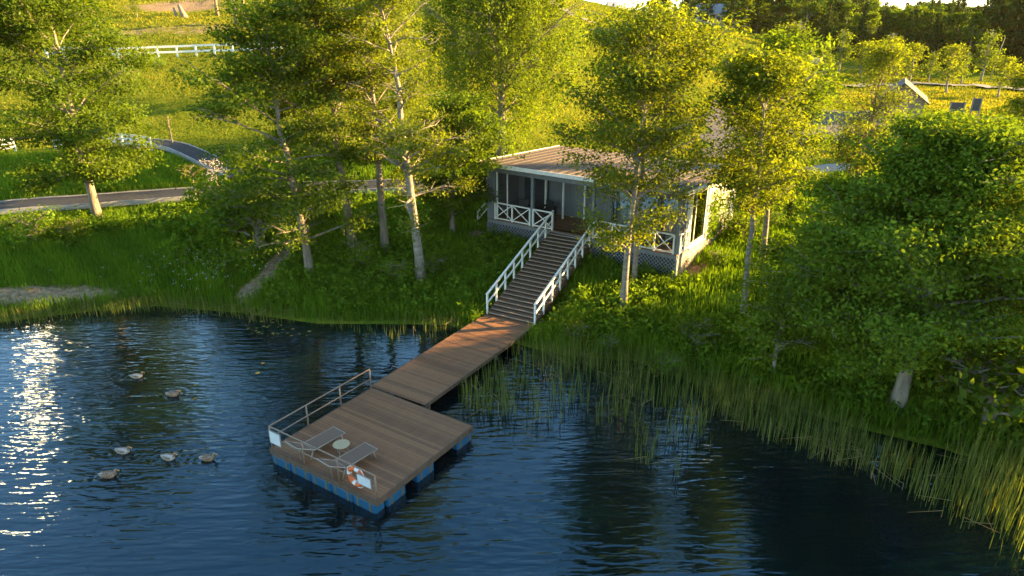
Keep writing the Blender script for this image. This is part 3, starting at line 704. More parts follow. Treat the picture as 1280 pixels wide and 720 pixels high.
# pines high on the left hill
for k, (b, lab) in enumerate([((272, 20), 'reddish pine trunk leftmost of three on the upper hill'), ((295, 31), 'middle pine trunk of three on the upper hill'), ((308, 33), 'right pine trunk of three nearest the alder crowns')]):
    x, y, z = place(*b)
    gen_tree('pine_tree', (x, y, z), 14 + k, .22, [1.8, 2.4, 2.2, 1.0], .55, 22, M['lf_spruce'], M['bark_red'], lab, 81 + k, leaf=.4, nleaf=1500, clump=.5, up=15, group='pines on the upper hill')
def stump():
    x, y, z = place(232, 22); e = empty('tree_stump', (x, y, z), 0, 'broken weathered stump with two leaning stubs on the bare hill soil', 'tree stump')
    m = MB(); m.tube([(0, 0, -.3), (-.35, 0, .7), (-.75, .1, 1.7)], [.55, .36, .2], 9); m.build('trunk', M['bark'], e, True)
    m = MB(); m.tube([(-1.3, 0, -.3), (-1.35, 0, .6), (-1.5, 0, 1.3)], [.3, .22, .12], 8); m.build('branch_stub', M['bark'], e, True)
stump()

# ------------------------------------------------------------------ fences
def fence(name, pts, spacing, hgt, label, rails=(.45, .95), w=.09):
    q = resample(pts, .25); s = np.r_[0, np.cumsum(np.hypot(*np.diff(q, axis=0).T))]
    n = max(2, int(round(s[-1] / spacing)) + 1); t = np.linspace(0, s[-1], n)
    P = np.c_[np.interp(t, s, q[:, 0]), np.interp(t, s, q[:, 1])]; Z_ = height(P[:, 0], P[:, 1])
    e = empty(name, (P[0, 0], P[0, 1], Z_[0]), 0, label, 'fence'); o = np.array([P[0, 0], P[0, 1], Z_[0]])
    L = np.c_[P, Z_] - o
    for p in L:
        m = MB(); m.box(p[0] - w * .6, p[0] + w * .6, p[1] - w * .6, p[1] + w * .6, p[2] - .3, p[2] + hgt); m.build('post', M['white'], e)
    for r in rails:
        m = MB()
        for a, b in zip(L[:-1], L[1:]): m.bar(a + [0, -w * .6, r * hgt], b + [0, -w * .6, r * hgt], .05, w * 1.5)
        m.build('rail', M['white'], e)
fence('rail_fence', G((60, 74), (150, 74), (235, 71), (320, 67), (360, 65)), 2.0, 1.15, 'long white two rail fence across the upper hillside', w=.14)
x0, y0 = gp(-70, 197)
fence('rail_fence', G((-60, 200), (0, 193), (20, 190)), 1.3, 1.0, 'short white fence piece at the left frame edge beside the hill path', rails=(.35, .65, .95), w=.10)
fence('rail_fence', G((70, 186), (130, 183), (170, 185), (190, 188)), 1.3, 1.0, 'white fence ending beside the hill path behind the left maple', rails=(.35, .65, .95), w=.10)

# ------------------------------------------------------------------ cabin
ZB = 1.3; FL_ = 1.6          # cabin base and floor height above it
CE = empty('lake_cabin', (CAB_O.x, CAB_O.y, ZB), CAB_A, 'grey single storey cabin on stilts with white railed porch and brown flat roof', 'cabin')
UW, VD = 11.3, 8.0
def cb(name, mat, *boxes, parent=None, bevel=0, smooth=False):
    m = MB()
    for b in boxes: m.box(*b)
    return m.build(name, mat, parent or CE, bevel=bevel)
m = MB(); r_ = random.Random(3); y = 0.0
while y < VD - .01:
    m.box(0.02, UW - .02, y, y + .135, FL_ - .05, FL_, r_.random()); y += .142
m.build('porch_floor', M['deck'], CE)
cb('floor_frame', M['grey'], (0, UW, -.03, .05, FL_ - .24, FL_ - .052), (UW - .06, UW + .03, .05, VD, FL_ - .24, FL_ - .052), (0, .06, .05, VD, FL_ - .24, FL_ - .052))
# lattice skirt
def lattice(u0, u1, z0, z1):
    m = MB(); p = .2; wd = .034
    for sgn in (1, -1):
        c = (u0 - (z1 - z0)) if sgn == 1 else u0
        c = u0 - (z1 - z0)
        while c < u1 + (z1 - z0):
            # line u = c + (z - z0)  or  u = c + (z1 - z)
            a0, a1 = max(u0, c), min(u1, c + (z1 - z0))
            if a1 > a0 + .02:
                za, zb = (z0 + a0 - c, z0 + a1 - c) if sgn == 1 else (z1 - (a0 - c), z1 - (a1 - c))
                vv = .01 if sgn == 1 else -.012
                m.bar((a0, vv, za), (a1, vv, zb), .015, wd, up=(0, 1, 0)) if False else m.bar((a0, vv, za), (a1, vv, zb), .018, wd, up=(0, 0, 1))
            c += p
    return m
lat = lattice(0.04, UW - .02, -.75, FL_ - .25).build('lattice_skirt', M['lattice'], CE)
cb('skirt_backing', M['dark_backing'], (0.04, UW - .08, .09, .13, -.9, FL_ - .25))
cb('corner_trim', M['grey'], (-.04, .06, -.05, .06, -.9, FL_ - .25))
cb('corner_trim', M['grey'], (UW - .06, UW + .05, -.05, .05, -.9, FL_ - .25))
cb('brick_plinth', M['brick'], (UW - .07, UW + .02, .05, VD, -.9, FL_ - .245))
cb('side_plinth', M['slate'], (0, .07, .13, VD, -.9, FL_ - .245))
ZT = FL_ + 2.68
def planked(u0, u1, v, z0, z1, mat, name, thick=.1, ax='u', pitch=.16):
    m = MB(); z = z0
    while z < z1 - .01:
        zz = min(z + pitch - .012, z1)
        if ax == 'u': m.box(u0, u1, v, v + thick, z, zz, r_.random()); 
        else: m.box(v, v + thick, u0, u1, z, zz, r_.random())
        z += pitch
    if ax == 'u': m.box(u0 + .002, u1 - .002, v + .02, v + thick - .01, z0, z1)
    else: m.box(v + .02, v + thick - .02, u0 + .002, u1 - .002, z0, z1)
    return m.build(name, mat, CE)
planked(.1, 6.9, 2.9, FL_, ZT, M['grey'], 'wall')                 # porch back wall
planked(.55, 2.2, 2.86, FL_, ZT - .15, M['slate'], 'wall_panel', .03)
planked(.02, VD, 0.02, FL_, ZT, M['grey'], 'wall', .08, 'v')       # left end
planked(.02, VD - .2, UW - .10, FL_, FL_ + .001, M['grey'], 'sill', .08, 'v') if False else None
planked(3.55, VD, UW - .10, FL_, ZT, M['concrete'], 'wall', .10, 'v')       # right end behind the big window
planked(.1, UW - .1, VD - .1, FL_, ZT, M['grey'], 'wall', .1)
planked(1.5, VD - .1, 6.9, FL_, ZT, M['grey'], 'wall', .08, 'v')
cb('wall_stub', M['grey'], (-.02, .52, -.02, .10, FL_, ZT))
# front window wall of the right room
W1 = cb('window', M['slate'], (7.0, 7.12, 1.4, 1.48, FL_, ZT), (8.35, 8.45, 1.4, 1.48, FL_, ZT), (9.7, 9.8, 1.4, 1.48, FL_, ZT), (UW - .22, UW - .1, 1.4, 1.48, FL_, ZT), (7.12, UW - .22, 1.4, 1.48, ZT - .14, ZT), (7.12, UW - .22, 1.4, 1.48, FL_, FL_ + .12))
cb('pane', M['glass'], (7.12, UW - .22, 1.435, 1.443, FL_ + .12, ZT - .14), parent=W1)
def curtain(u0, u1, v, parent_name='curtain'):
    n = 40; us = np.linspace(u0, u1, n); m = MB(); vs_ = []
    for z in (FL_ + .1, ZT - .1):
        for i, u in enumerate(us): vs_.append((u, v + .05 * math.sin(i * 1.25) + .02 * math.sin(i * .4), z))
    m.add(vs_, [(i, i + 1, n + i + 1, n + i) for i in range(n - 1)])
    for z in (FL_ + .1,):
        pass
    return m.build('curtain', M['curtain'], CE, smooth=True)
curtain(7.2, 8.25, 1.65); curtain(8.55, 9.6, 1.65); curtain(9.95, 10.95, 1.65)
# right end window
W2 = cb('window', M['white'], (UW - .1, UW, 1.38, 1.52, FL_, ZT), (UW - .1, UW, 3.4, 3.54, FL_, ZT), (UW - .1, UW, 1.52, 3.4, ZT - .12, ZT), (UW - .1, UW, 1.52, 3.4, FL_ - .04, FL_ + .12), (UW - .08, UW - .02, 2.05, 2.11, FL_ + .12, ZT - .12))
cb('sill', M['white'], (UW - .1, UW + .09, 1.36, 3.56, FL_ - .1, FL_ - .045), parent=W2)
cb('pane', M['glass'], (UW - .055, UW - .047, 1.52, 3.4, FL_ + .12, ZT - .12), parent=W2)
cb('trim_board', M['white'], (UW - .02, UW + .06, 3.56, VD, FL_ - .02, FL_ + .1), (UW - .02, UW + .05, 3.58, 3.74, FL_ + .1, ZT), (UW - .02, UW + .05, 5.5, 5.66, FL_ + .1, ZT))
# columns
def column(u, v, mat, w=.12):
    m = MB(); m.box(u - w / 2, u + w / 2, v - w / 2, v + w / 2, FL_, ZT); m.build('column', mat, CE, bevel=.012)
for u, v, mt, w_ in ((.62, .06, 'white', .09), (1.0, .5, 'white', .07), (2.98, .06, 'grey', .17), (6.68, .06, 'grey', .15), (9.02, .06, 'grey', .15), (UW - .08, .07, 'grey', .17), (UW - .08, 1.3, 'white', .14), (3.6, 2.2, 'white', .1), (4.75, 2.6, 'white', .1), (2.2, 2.6, 'white', .12)):
    column(u, v, M[mt], w_)
cb('header_beam', M['grey'], (-.02, UW + .02, -.03, .13, ZT, ZT + .36), (UW - .13, UW + .02, .13, VD, ZT - .1, ZT + .015), (-.02, .10, .13, VD, ZT - .1, ZT + .015))
cb('porch_ceiling', M['grey'], (.1, UW - .13, .13, VD - .12, ZT - .06, ZT - .02))
# railings with crossed braces
def cross_rail(a, b, npan, h=.98):
    a = Vector(a); b = Vector(b); m = MB(); up = Vector((0, 0, 1)); d = (b - a) / npan
    m.bar(a + up * h, b + up * h, .09, .06); m.bar(a + up * .1, b + up * .1, .06, .06)
    for i in range(npan + 1): m.bar(a + d * i + up * .02, a + d * i + up * (h - .03), .075, .075)
    off = d.cross(up).normalized() * .02
    for i in range(npan):
        p, q = a + d * i, a + d * (i + 1); dd = d.normalized() * .04
        m.bar(p + dd + up * .13 + off, q - dd + up * (h - .04) + off, .028, .05)
        m.bar(p + dd + up * (h - .04) - off, q - dd + up * .13 - off, .028, .05)
    m.build('railing', M['white'], CE)
cross_rail((.56, -.06, FL_), (2.88, -.06, FL_), 2); cross_rail((3.1, -.06, FL_), (4.32, -.06, FL_), 1)
cross_rail((6.78, -.06, FL_), (8.92, -.06, FL_), 2); cross_rail((9.12, -.06, FL_), (UW - .18, -.06, FL_), 2); cross_rail((UW + .05, .12, FL_), (UW + .05, 1.28, FL_), 2)
# roof
m = MB(); zf, zb = ZT + .42, ZT + .04
u0, u1, v0, v1 = -.42, UW + .4, -.45, VD + .3
m.add([(u0, v0, zf), (u1, v0, zf), (u1, v1, zb), (u0, v1, zb), (u0, v0, zf + .09), (u1, v0, zf + .09), (u1, v1, zb + .09), (u0, v1, zb + .09)],
      [(0, 1, 2, 3), (4, 7, 6, 5), (0, 4, 5, 1), (1, 5, 6, 2), (2, 6, 7, 3), (3, 7, 4, 0)])
k = u0 + .3
while k < u1:                      # standing seams of the roof sheets
    m.bar((k, v0 + .02, zf + .105), (k, v1 - .02, zb + .105), .03, .05); k += .55
rf = m.build('roof', M['roof'], CE)
m = MB(); m.bar((u0 - .02, v0 - .03, zf + .02), (u1 + .02, v0 - .03, zf + .02), .04, .2); m.bar((u1 + .03, v0 - .05, zf + .02), (u1 + .03, v1, zb + .02), .04, .2); m.bar((u0 - .03, v0 - .05, zf + .02), (u0 - .03, v1, zb + .02), .04, .2)
m.build('fascia', M['white'], rf)
# side landing at the left end with its own rail
SE = empty('side_steps', tuple((CAB_O + CU * -.75 + CV * .9).to_3d() + Vector((0, 0, 1.7))), CAB_A, 'small wooden steps with white handrail at the left end of the cabin', 'steps')
for i in range(4):
    m = MB(); m.box(-.5, .5, -.3 + .28 * i, .0 + .28 * i, .2 + .2 * i, .25 + .2 * i); m.build('step', M['tread'], SE)
m = MB(); m.box(-.5, .7, .82, 2.0, .95, 1.0); m.build('landing', M['tread'], SE)
m = MB()
for i in (0, .62): m.bar((-.5, -.25 + i * 1.9, .1 + i), (-.5, -.25 + i * 1.9, 1.15 + i * .9), .06, .06)
m.bar((-.5, -.3, 1.15), (-.5, .93, 1.75), .06, .07); m.bar((-.5, -.3, .7), (-.5, .93, 1.3), .05, .06); m.bar((-.5, .93, 1.75), (-.5, 1.9, 1.75), .06, .07); m.bar((-.5, 1.9, .3), (-.5, 1.9, 1.75), .06, .06)
m.build('handrail', M['white'], SE)
# ivy on the right wall
def ivy():
    rng = np.random.default_rng(9); n = 900
    v = rng.uniform(4.0, 7.2, n); v = np.where(rng.random(n) < .5, 4.3 + rng.normal(size=n) * .3, v); z = FL_ + rng.uniform(-.2, 2.6, n) * (.5 + .5 * rng.random(n))
    p = CAB_O.to_3d()[:] ; P = np.array([[UW + .08 + rng.uniform(0, .12), b, c] for b, c in zip(v, z)])
    e = empty('climbing_ivy', (CAB_O + CU * (UW + .1) + CV * 5).to_3d()[:2] + (ZB,), CAB_A, 'leafy ivy climbing the sunlit right end wall of the cabin', 'ivy')
    P[:, 0] -= UW + .1; P[:, 1] -= 5
    leaf_mesh('foliage', P, .16, rng, M['lf_weed'], e, rng.random(n), up=.1)
    m = MB()
    for k in range(5):
        b = -1.0 + k * .7; m.tube([(0.02, b, -.2), (.03, b + .2, 1.2), (.02, b + .1, 2.6), (.03, b + .3, FL_ + 2.3)], [.03, .022, .016, .01], 5)
    m.build('stem', M['bark'], e)
ivy()
# porch furniture
def cab_pt(u, v, z): q = CAB_O + CU * u + CV * v; return (q.x, q.y, ZB + z)
def porch_chair(u, v, rz, label):
    e = empty('wicker_chair', cab_pt(u, v, FL_), CAB_A + rz, label, 'chair', 'dark wicker chairs on the porch')
    m = MB(); m.box(-.3, .3, -.28, .3, .36, .46); m.build('seat', M['dark_furn'], e, bevel=.02)
    m = MB(); m.box(-.3, .3, .24, .32, .46, .95); m.build('backrest', M['dark_furn'], e, bevel=.03)
    for s in (-1, 1):
        m = MB(); m.box(s * .3 - .04, s * .3 + .04, -.28, .3, .6, .66); m.build('armrest', M['dark_furn'], e, bevel=.01)
        for q in (-.24, .24):
            m = MB(); m.box(s * .26 - .025, s * .26 + .025, q - .025, q + .025, 0, .6); m.build('leg', M['dark_furn'], e)
porch_chair(1.5, 1.3, .4, 'dark wicker chair in the left corner of the porch'); porch_chair(2.7, 1.9, -.2, 'dark wicker chair against the porch back wall'); porch_chair(3.4, 1.1, -1.4, 'dark wicker chair nearest the stair opening')
e = empty('porch_table', cab_pt(2.4, 1.05, FL_), CAB_A, 'low dark square table between wicker porch chairs', 'table')
m = MB(); m.box(-.4, .4, -.4, .4, .66, .72); m.build('tabletop', M['dark_furn'], e, bevel=.01)
for a in (-.33, .33):
    for b in (-.33, .33):
        m = MB(); m.box(a - .03, a + .03, b - .03, b + .03, 0, .66); m.build('leg', M['dark_furn'], e)

# ------------------------------------------------------------------ staircase
WZ = .5
top_c = Vector(((2.36 + 3.96) / 2 + .12, (35.17 + 34.02) / 2, ZB + FL_)); bot_c = Vector(((-1.13 + 1.01) / 2, (29.46 + 28.02) / 2, WZ))
run = (top_c - bot_c); rl = math.hypot(run.x, run.y); ang = math.atan2(run.y, run.x)
STE = empty('staircase', (bot_c.x, bot_c.y, WZ), ang, 'long brown wooden staircase with white handrails climbing from the walkway to the porch', 'staircase')
NS = 24; rise = (ZB + FL_ - WZ) / NS; go = rl / NS; hw = 1.2
for i in range(NS):
    m = MB(); m.box(i * go, i * go + go + .02, -hw, hw, (i + 1) * rise - .04, (i + 1) * rise, r_.random())
    t_ = m.build('tread', M['tread'], STE)
    m = MB(); m.box(i * go - .035, i * go - .002, -hw, hw, (i + 1) * rise - .045, (i + 1) * rise + .004); m.build('nosing', M['nosing'], t_)
for s in (-1, 1):
    m = MB(); m.bar((0, s * (hw + .03), -.05), (rl, s * (hw + .03), ZB + FL_ - WZ - .1), .05, .24); m.build('stringer', M['tread'], STE)
    npst = 8; sl = (ZB + FL_ - WZ) / rl
    m = MB(); m.bar((-.05, s * (hw + .06), .98), (rl + .02, s * (hw + .06), rl * sl + .98), .09, .07); hr = m.build('handrail', M['white'], STE)
    m = MB(); m.bar((-.05, s * (hw + .06), .52), (rl + .02, s * (hw + .06), rl * sl + .52), .05, .07); m.build('mid_rail', M['white'], hr)
    for k in range(npst + 1):
        xx = rl * k / npst; m = MB(); m.bar((xx, s * (hw + .06), xx * sl - .1), (xx, s * (hw + .06), xx * sl + .945), .075, .075); m.build('post', M['white'], hr)
for xx in (1.8, 3.6, 5.2):
    for s in (-1, 1):
        m = MB(); m.box(xx - .06, xx + .06, s * (hw - .1) - .06, s * (hw - .1) + .06, -1.0, xx * sl - .08); m.build('support_post', M['tread'], STE)

# ------------------------------------------------------------------ walkway and floating platform
wa = Vector((-5.3, 22.63)); wb = Vector((-1.13, 29.46)); wc = Vector((1.01, 28.02)); wd_ = Vector((-3.19, 21.21))
c0 = (wa + wd_) / 2; c1 = (wb + wc) / 2; dw = (c1 - c0); WL = dw.length; wang = math.atan2(dw.y, dw.x); WW = 2.56
c0 = c0 + dw.normalized() * .02; WL += .25
WE = empty('walkway', (c0.x, c0.y, 0), wang, 'brown plank walkway on piles leading from the stairs to the floating platform', 'walkway')
def planks(m, x0, x1, y0, y1, z, pitch=.125, thick=.035, along='x'):
    x = x0
    while x < x1 - .02:
        e_ = min(x + pitch - .012, x1)
        j = r_.uniform(-.006, .006); dz = r_.uniform(-.003, .003)
        m.box(x, e_, y0 + j, y1 + j, z - thick, z + dz, r_.random()); x += pitch
m = MB(); planks(m, 0, WL, -WW / 2, WW / 2, WZ); m.build('planking', M['deck'], WE)
m = MB()
for s in (-1, 0, 1): m.box(.05, WL - .05, s * (WW / 2 - .12) - .06, s * (WW / 2 - .12) + .06, WZ - .2, WZ - .037)
for s in (-1, 1): m.box(.0, WL, s * (WW / 2 + .022) - .02, s * (WW / 2 + .022) + .02, WZ - .13, WZ + .006)
m.build('beam', M['deck_frame'], WE)
for xx in (.5, 2.8, 5.1, 7.3):
    for s in (-1, 1):
        m = MB(); m.tube([(xx, s * (WW / 2 - .25), -1.6), (xx, s * (WW / 2 - .25), WZ - .2)], .08, 10); m.build('pile', M['deck_frame'], WE, True)
m = MB(); m.box(WL - .001, WL + .5, -WW / 2 - .1, WW / 2 + .1, -.4, WZ - .05); m.build('bank_sill', M['deck_frame'], WE)

pD = Vector((-7.78, 18.7)); pA = Vector((-5.27, 22.45)); pB = Vector((-1.39, 19.87)); pC = Vector((-3.91, 15.95))
e1 = (pA - pD + pB - pC).normalized(); pang = math.atan2(e1.y, e1.x); pcen = (pA + pB + pC + pD) / 4; PL, PW = 4.60, 4.66
PE = empty('floating_platform', (pcen.x, pcen.y, 0), pang, 'square brown plank platform floating on blue drums with a tubular railing', 'platform')
# local: +x towards the walkway, +y towards the left (A-D) edge
hx, hy = PL / 2, PW / 2
m = MB(); planks(m, -hx, hx, -hy, hy, WZ); m.build('planking', M['deck'], PE)
m = MB()
for y_ in np.linspace(-hy + .1, hy - .1, 6): m.box(-hx + .04, hx - .04, y_ - .05, y_ + .05, WZ - .15, WZ - .037)
for s in (-1, 1):
    m.box(s * (hx + .02) - .018, s * (hx + .02) + .018, -hy - .04, hy + .04, WZ - .19, WZ + .005); m.box(-hx, hx, s * (hy + .02) - .018, s * (hy + .02) + .018, WZ - .19, WZ + .005)
m.build('deck_frame', M['deck_frame'], PE)
m = MB(); m.box(-hx + .5, hx - .45, -hy + .5, hy - .3, .0, WZ - .16); m.build('underframe', M['black_rubber'], PE)
def drum(cx, cy_, ax, L, r=.2):
    m = MB(); d = Vector((1, 0, 0)) if ax == 'x' else Vector((0, 1, 0)); c = Vector((cx, cy_, .17))
    hx_, hy_ = (L / 2, r) if ax == 'x' else (r, L / 2)
    m.box(cx - hx_, cx + hx_, cy_ - hy_, cy_ + hy_, -.16, WZ - .165); o = m.build('float_box', M['blue'], PE, bevel=.045)
    for sg in (-.28, .28):
        px_, py_ = cx + d.x * sg * L, cy_ + d.y * sg * L; ex, ey = (.03, r + .012) if ax == 'x' else (r + .012, .03)
        m = MB(); m.box(px_ - ex, px_ + ex, py_ - ey, py_ + ey, -.12, WZ - .17); m.build('strap' if sg else 'float_rib', M['strap'] if sg else M['blue'], o)
nD = 5; Ld = (PW - .06) / nD
for k in range(nD): drum(-hx + .16, -hy + .05 + Ld * (k + .5), 'y', Ld * .995)
for xc in (-hx + .42, -.15, hx - .42): drum(xc if xc != -hx + .42 else -hx + .80, -hy + .18, 'x', .82)
for xc in (-hx + .8, 0.2, hx - .5): drum(xc, hy - .2, 'x', .82)
for yc in (-1.2, .9): drum(hx - .25, yc, 'y', .85)
# railing
RH = .83
def railing(p0, p1, n, name='railing', skip_last=False):
    p0 = Vector(p0); p1 = Vector(p1); o = None
    m = MB(); m.tube([p0 + Vector((0, 0, RH)), p1 + Vector((0, 0, RH))], .024, 8); o = m.build('railing', M['rail_brown'], PE, True)
    m = MB(); m.tube([p0 + Vector((0, 0, RH * .5)), p1 + Vector((0, 0, RH * .5))], .02, 8); m.build('mid_rail', M['rail_brown'], o, True)
    for k in range(n + 1):
        if skip_last and k == n: continue
        q = p0 + (p1 - p0) * k / n; m = MB(); m.tube([q + Vector((0, 0, -.1)), q + Vector((0, 0, RH))], .027, 8); m.build('post', M['rail_brown'], o, True)
railing((hx - .05, hy - .02, WZ), (-hx + .03, hy - .02, WZ), 3)
railing((-hx + .03, -hy + .03, WZ), (-hx + .03, hy - .02, WZ), 3, skip_last=True)
def loc_pt(x, y_, z): c, s = math.cos(pang), math.sin(pang); return (pcen.x + x * c - y_ * s, pcen.y + x * s + y_ * c, z)
def signboard(y_, label, w_, h_):
    e = empty('notice_board', loc_pt(-hx - .01, y_, WZ + .42), pang, label, 'sign', 'white notice boards on the platform railing')
    m = MB(); m.box(-.035, -.015, -w_ / 2, w_ / 2, -h_ / 2 + .1, h_ / 2 + .1); m.build('panel', M['sign_white'], e)
    m = MB()
    for s in (-1, 1):
        m.box(-.04, -.01, s * w_ / 2 - .012, s * w_ / 2 + .012, -h_ / 2 + .09, h_ / 2 + .11); m.box(-.04, -.01, -w_ / 2, w_ / 2, s * h_ / 2 + .088, s * h_ / 2 + .112)
    m.build('border', M['alu'], e)
signboard(hy - .34, 'blank white notice board at the left corner of the platform railing', .52, .46)
signboard(-hy + .42, 'small white notice board beside the orange life ring', .55, .34)
def life_ring():
    e = empty('life_ring', loc_pt(-hx + .09, -hy + .88, WZ + .42), pang, 'orange and white life ring hanging on the platform railing', 'life ring')
    def arc(a0, a1, mat, nm, k):
        m = MB(); n = k; m.tube([(0, math.cos(a0 + (a1 - a0) * i / n) * .27, math.sin(a0 + (a1 - a0) * i / n) * .27) for i in range(n + 1)], .075, 10); m.build(nm, mat, e, True)
    for q in range(4):
        a = q * math.pi / 2 + .5; arc(a, a + 1.12, M['orange'], 'ring_section', 10); arc(a + 1.12, a + math.pi / 2, M['ring_white'], 'white_band', 5)
    m = MB(); m.tube([(.0, math.cos(a) * .37, math.sin(a) * .36 + .02 * math.sin(4 * a)) for a in np.linspace(0, 2 * math.pi, 26)], .012, 5, cap=False); m.build('grab_rope', M['ring_white'], e, True)
    m = MB(); m.tube([(0, 0, .3), (0, 0, .45)], .012, 5); m.build('hook', M['rail_brown'], e)
life_ring()
# loungers
def lounger(foot_px, joint_px, label, first=None):
    fx, fy = at(*foot_px, WZ + .34); jx, jy = at(*joint_px, WZ + .34)
    a = math.atan2(jy - fy, jx - fx)
    e = empty('sun_lounger', (fx, fy, WZ), a, label, 'sun lounger', 'sun loungers on the platform')
    Ls, W_ = 1.22, .62; bh = R(34); Lb = .72; z = .33
    bx, bz = Ls + Lb * math.cos(bh), z + Lb * math.sin(bh)
    m = MB(); n = 8
    m.box(.03, Ls, -W_ / 2 + .03, W_ / 2 - .03, z - .012, z + .006); m.build('seat', M['sling'], e)
    m = MB(); rot = Matrix.Translation((Ls, 0, z)) @ Matrix.Rotation(-bh, 4, 'Y'); m.box(.02, Lb, -W_ / 2 + .03, W_ / 2 - .03, -.012, .006, mat=rot); m.build('backrest', M['sling'], e)
    m = MB()
    for s in (-1, 1):
        y_ = s * (W_ / 2 - .015); m.tube([(0, y_, z), (Ls, y_, z), (bx, y_, bz)], .018, 7)
    m.tube([(0, -W_ / 2, z), (0, W_ / 2, z)], .018, 7); m.tube([(bx, -W_ / 2, bz), (bx, W_ / 2, bz)], .018, 7); m.tube([(Ls, -W_ / 2, z), (Ls, W_ / 2, z)], .016, 7)
    m.build('frame', M['alu'], e, True)
    for xx, kx in ((.16, -.08), (Ls + .05, .12)):
        for s in (-1, 1):
            m = MB(); m.tube([(xx, s * (W_ / 2 - .015), z), (xx + kx, s * (W_ / 2 - .015), .0)], .017, 7); m.build('leg', M['alu'], e, True)
    m = MB(); m.tube([(bx - .2, 0, bz - .14), (bx - .28, 0, .03)], .014, 6); m.build('prop', M['alu'], e)
lounger((424, 537), (396, 552.5), 'taupe sun lounger on the platform nearer the left railing'); lounger((464, 557), (436, 573.5), 'taupe sun lounger on the platform nearer the life ring')
tx, ty = at(426.5, 555, WZ + .44)
e = empty('side_table', (tx, ty, WZ), .4, 'small round woven side table between the two sun loungers', 'table')
m = MB(); m.tube([(0, 0, .41), (0, 0, .425), (0, 0, .44), (0, 0, .45)], [.24, .265, .265, .25], 24); m.build('tabletop', M['tabletop'], e)
for k in range(3):
    a = k * 2.094; m = MB(); m.tube([(.17 * math.cos(a), .17 * math.sin(a), .41), (.22 * math.cos(a), .22 * math.sin(a), 0)], .014, 6); m.build('leg', M['alu'], e)

# ------------------------------------------------------------------ ducks
def m_duck():
    m, nt, out = new_mat('mottled duck feathers'); b = nd(nt, 'ShaderNodeBsdfPrincipled', Roughness=.75)
    tc = nd(nt, 'ShaderNodeTexCoord'); n = nd(nt, 'ShaderNodeTexVoronoi', Scale=26.0); nt.links.new(tc.outputs['Object'], n.inputs['Vector'])
    r = ramp(nt, [(.1, (.46, .30, .18)), (.4, (.25, .155, .09)), (.8, (.09, .058, .038))], n.outputs[0]); nt.links.new(r.outputs[0], b.inputs['Base Color']); nt.links.new(b.outputs[0], out.inputs[0]); return m
M['duck'] = m_duck(); M['duck_pale'] = surf('pale duck flank', (.3, .24, .19), (.5, .43, .36), .8, 30)
M['duck_head'] = surf('brown duck head', (.16, .09, .05), (.30, .18, .10), .7, 30); M['bill'] = surf('duck bill', (.34, .19, .05), (.45, .26, .07), .5, 10)
def duck(px, py, yaw, label, pale=False, s=1.0):
    x, y_ = at(px, py, .03)
    e = empty('duck', (x, y_, 0), yaw, label, 'duck', 'ducks swimming on the lake'); e.scale = (s * .9, s * .9, s * .9)
    # one sweep from tail over body, neck and head
    P = [(-.34, 0, .14), (-.30, 0, .125), (-.24, 0, .10), (-.15, 0, .075), (-.03, 0, .06), (.08, 0, .065), (.155, 0, .095), (.19, 0, .15), (.20, 0, .20), (.215, 0, .245), (.245, 0, .262), (.285, 0, .255), (.305, 0, .247)]
    Rr = [.008, .03, .062, .092, .108, .10, .078, .05, .042, .046, .05, .036, .014]
    Sq = [2.6, 1.7, 1.35, 1.22, 1.18, 1.12, 1.05, 1, .95, .92, .9, .9, .9]
    m = MB(); m.tube(P, Rr, 14, squash=Sq)
    n = 14
    for i in range(len(m.f)):
        ring = i // n
        m.m[i] = 1 if ring >= 7 else (2 if ring in (0, 1) or (pale and ring in (2, 3, 4)) else 0)
    m.build('body', None, e, True, mats=[M['duck_pale' if pale else 'duck'], M['duck_head'], M['duck_pale']])
    m = MB(); m.tube([(.295, 0, .247), (.325, 0, .238), (.355, 0, .234)], [.022, .02, .012], 8, squash=[1, 1.25, 1.5]); m.build('bill', M['bill'], e, True)
    for sg in (-1, 1):
        m = MB(); m.tube([(.10, sg * .095, .10), (.0, sg * .122, .115), (-.13, sg * .105, .125), (-.25, sg * .05, .145), (-.31, sg * .03, .155)], [.02, .05, .048, .026, .006], 8, squash=[.4, .38, .4, .5, .6])
        m.build('wing', M['duck'], e, True)
        m = MB(); m.tube([(.258, sg * .040, .272), (.258, sg * .047, .272)], .007, 6); m.build('eye', M['black_rubber'], e)
duck(172, 471, R(8), 'pale duck swimming farthest out, nearest the left shore', True, .95)
duck(217, 494, R(-4), 'duck swimming alone between the pale duck and the lower group')
duck(155, 565, R(-6), 'grey duck at the upper left of the lower group of four', True)
duck(212, 573, R(-10), 'pale flanked duck in the middle of the row of three', True)
duck(261, 574, R(0), 'brown duck closest to the floating platform')
duck(137, 595, R(4), 'brown duck nearest the viewer, lowest of the group', False, 1.05)

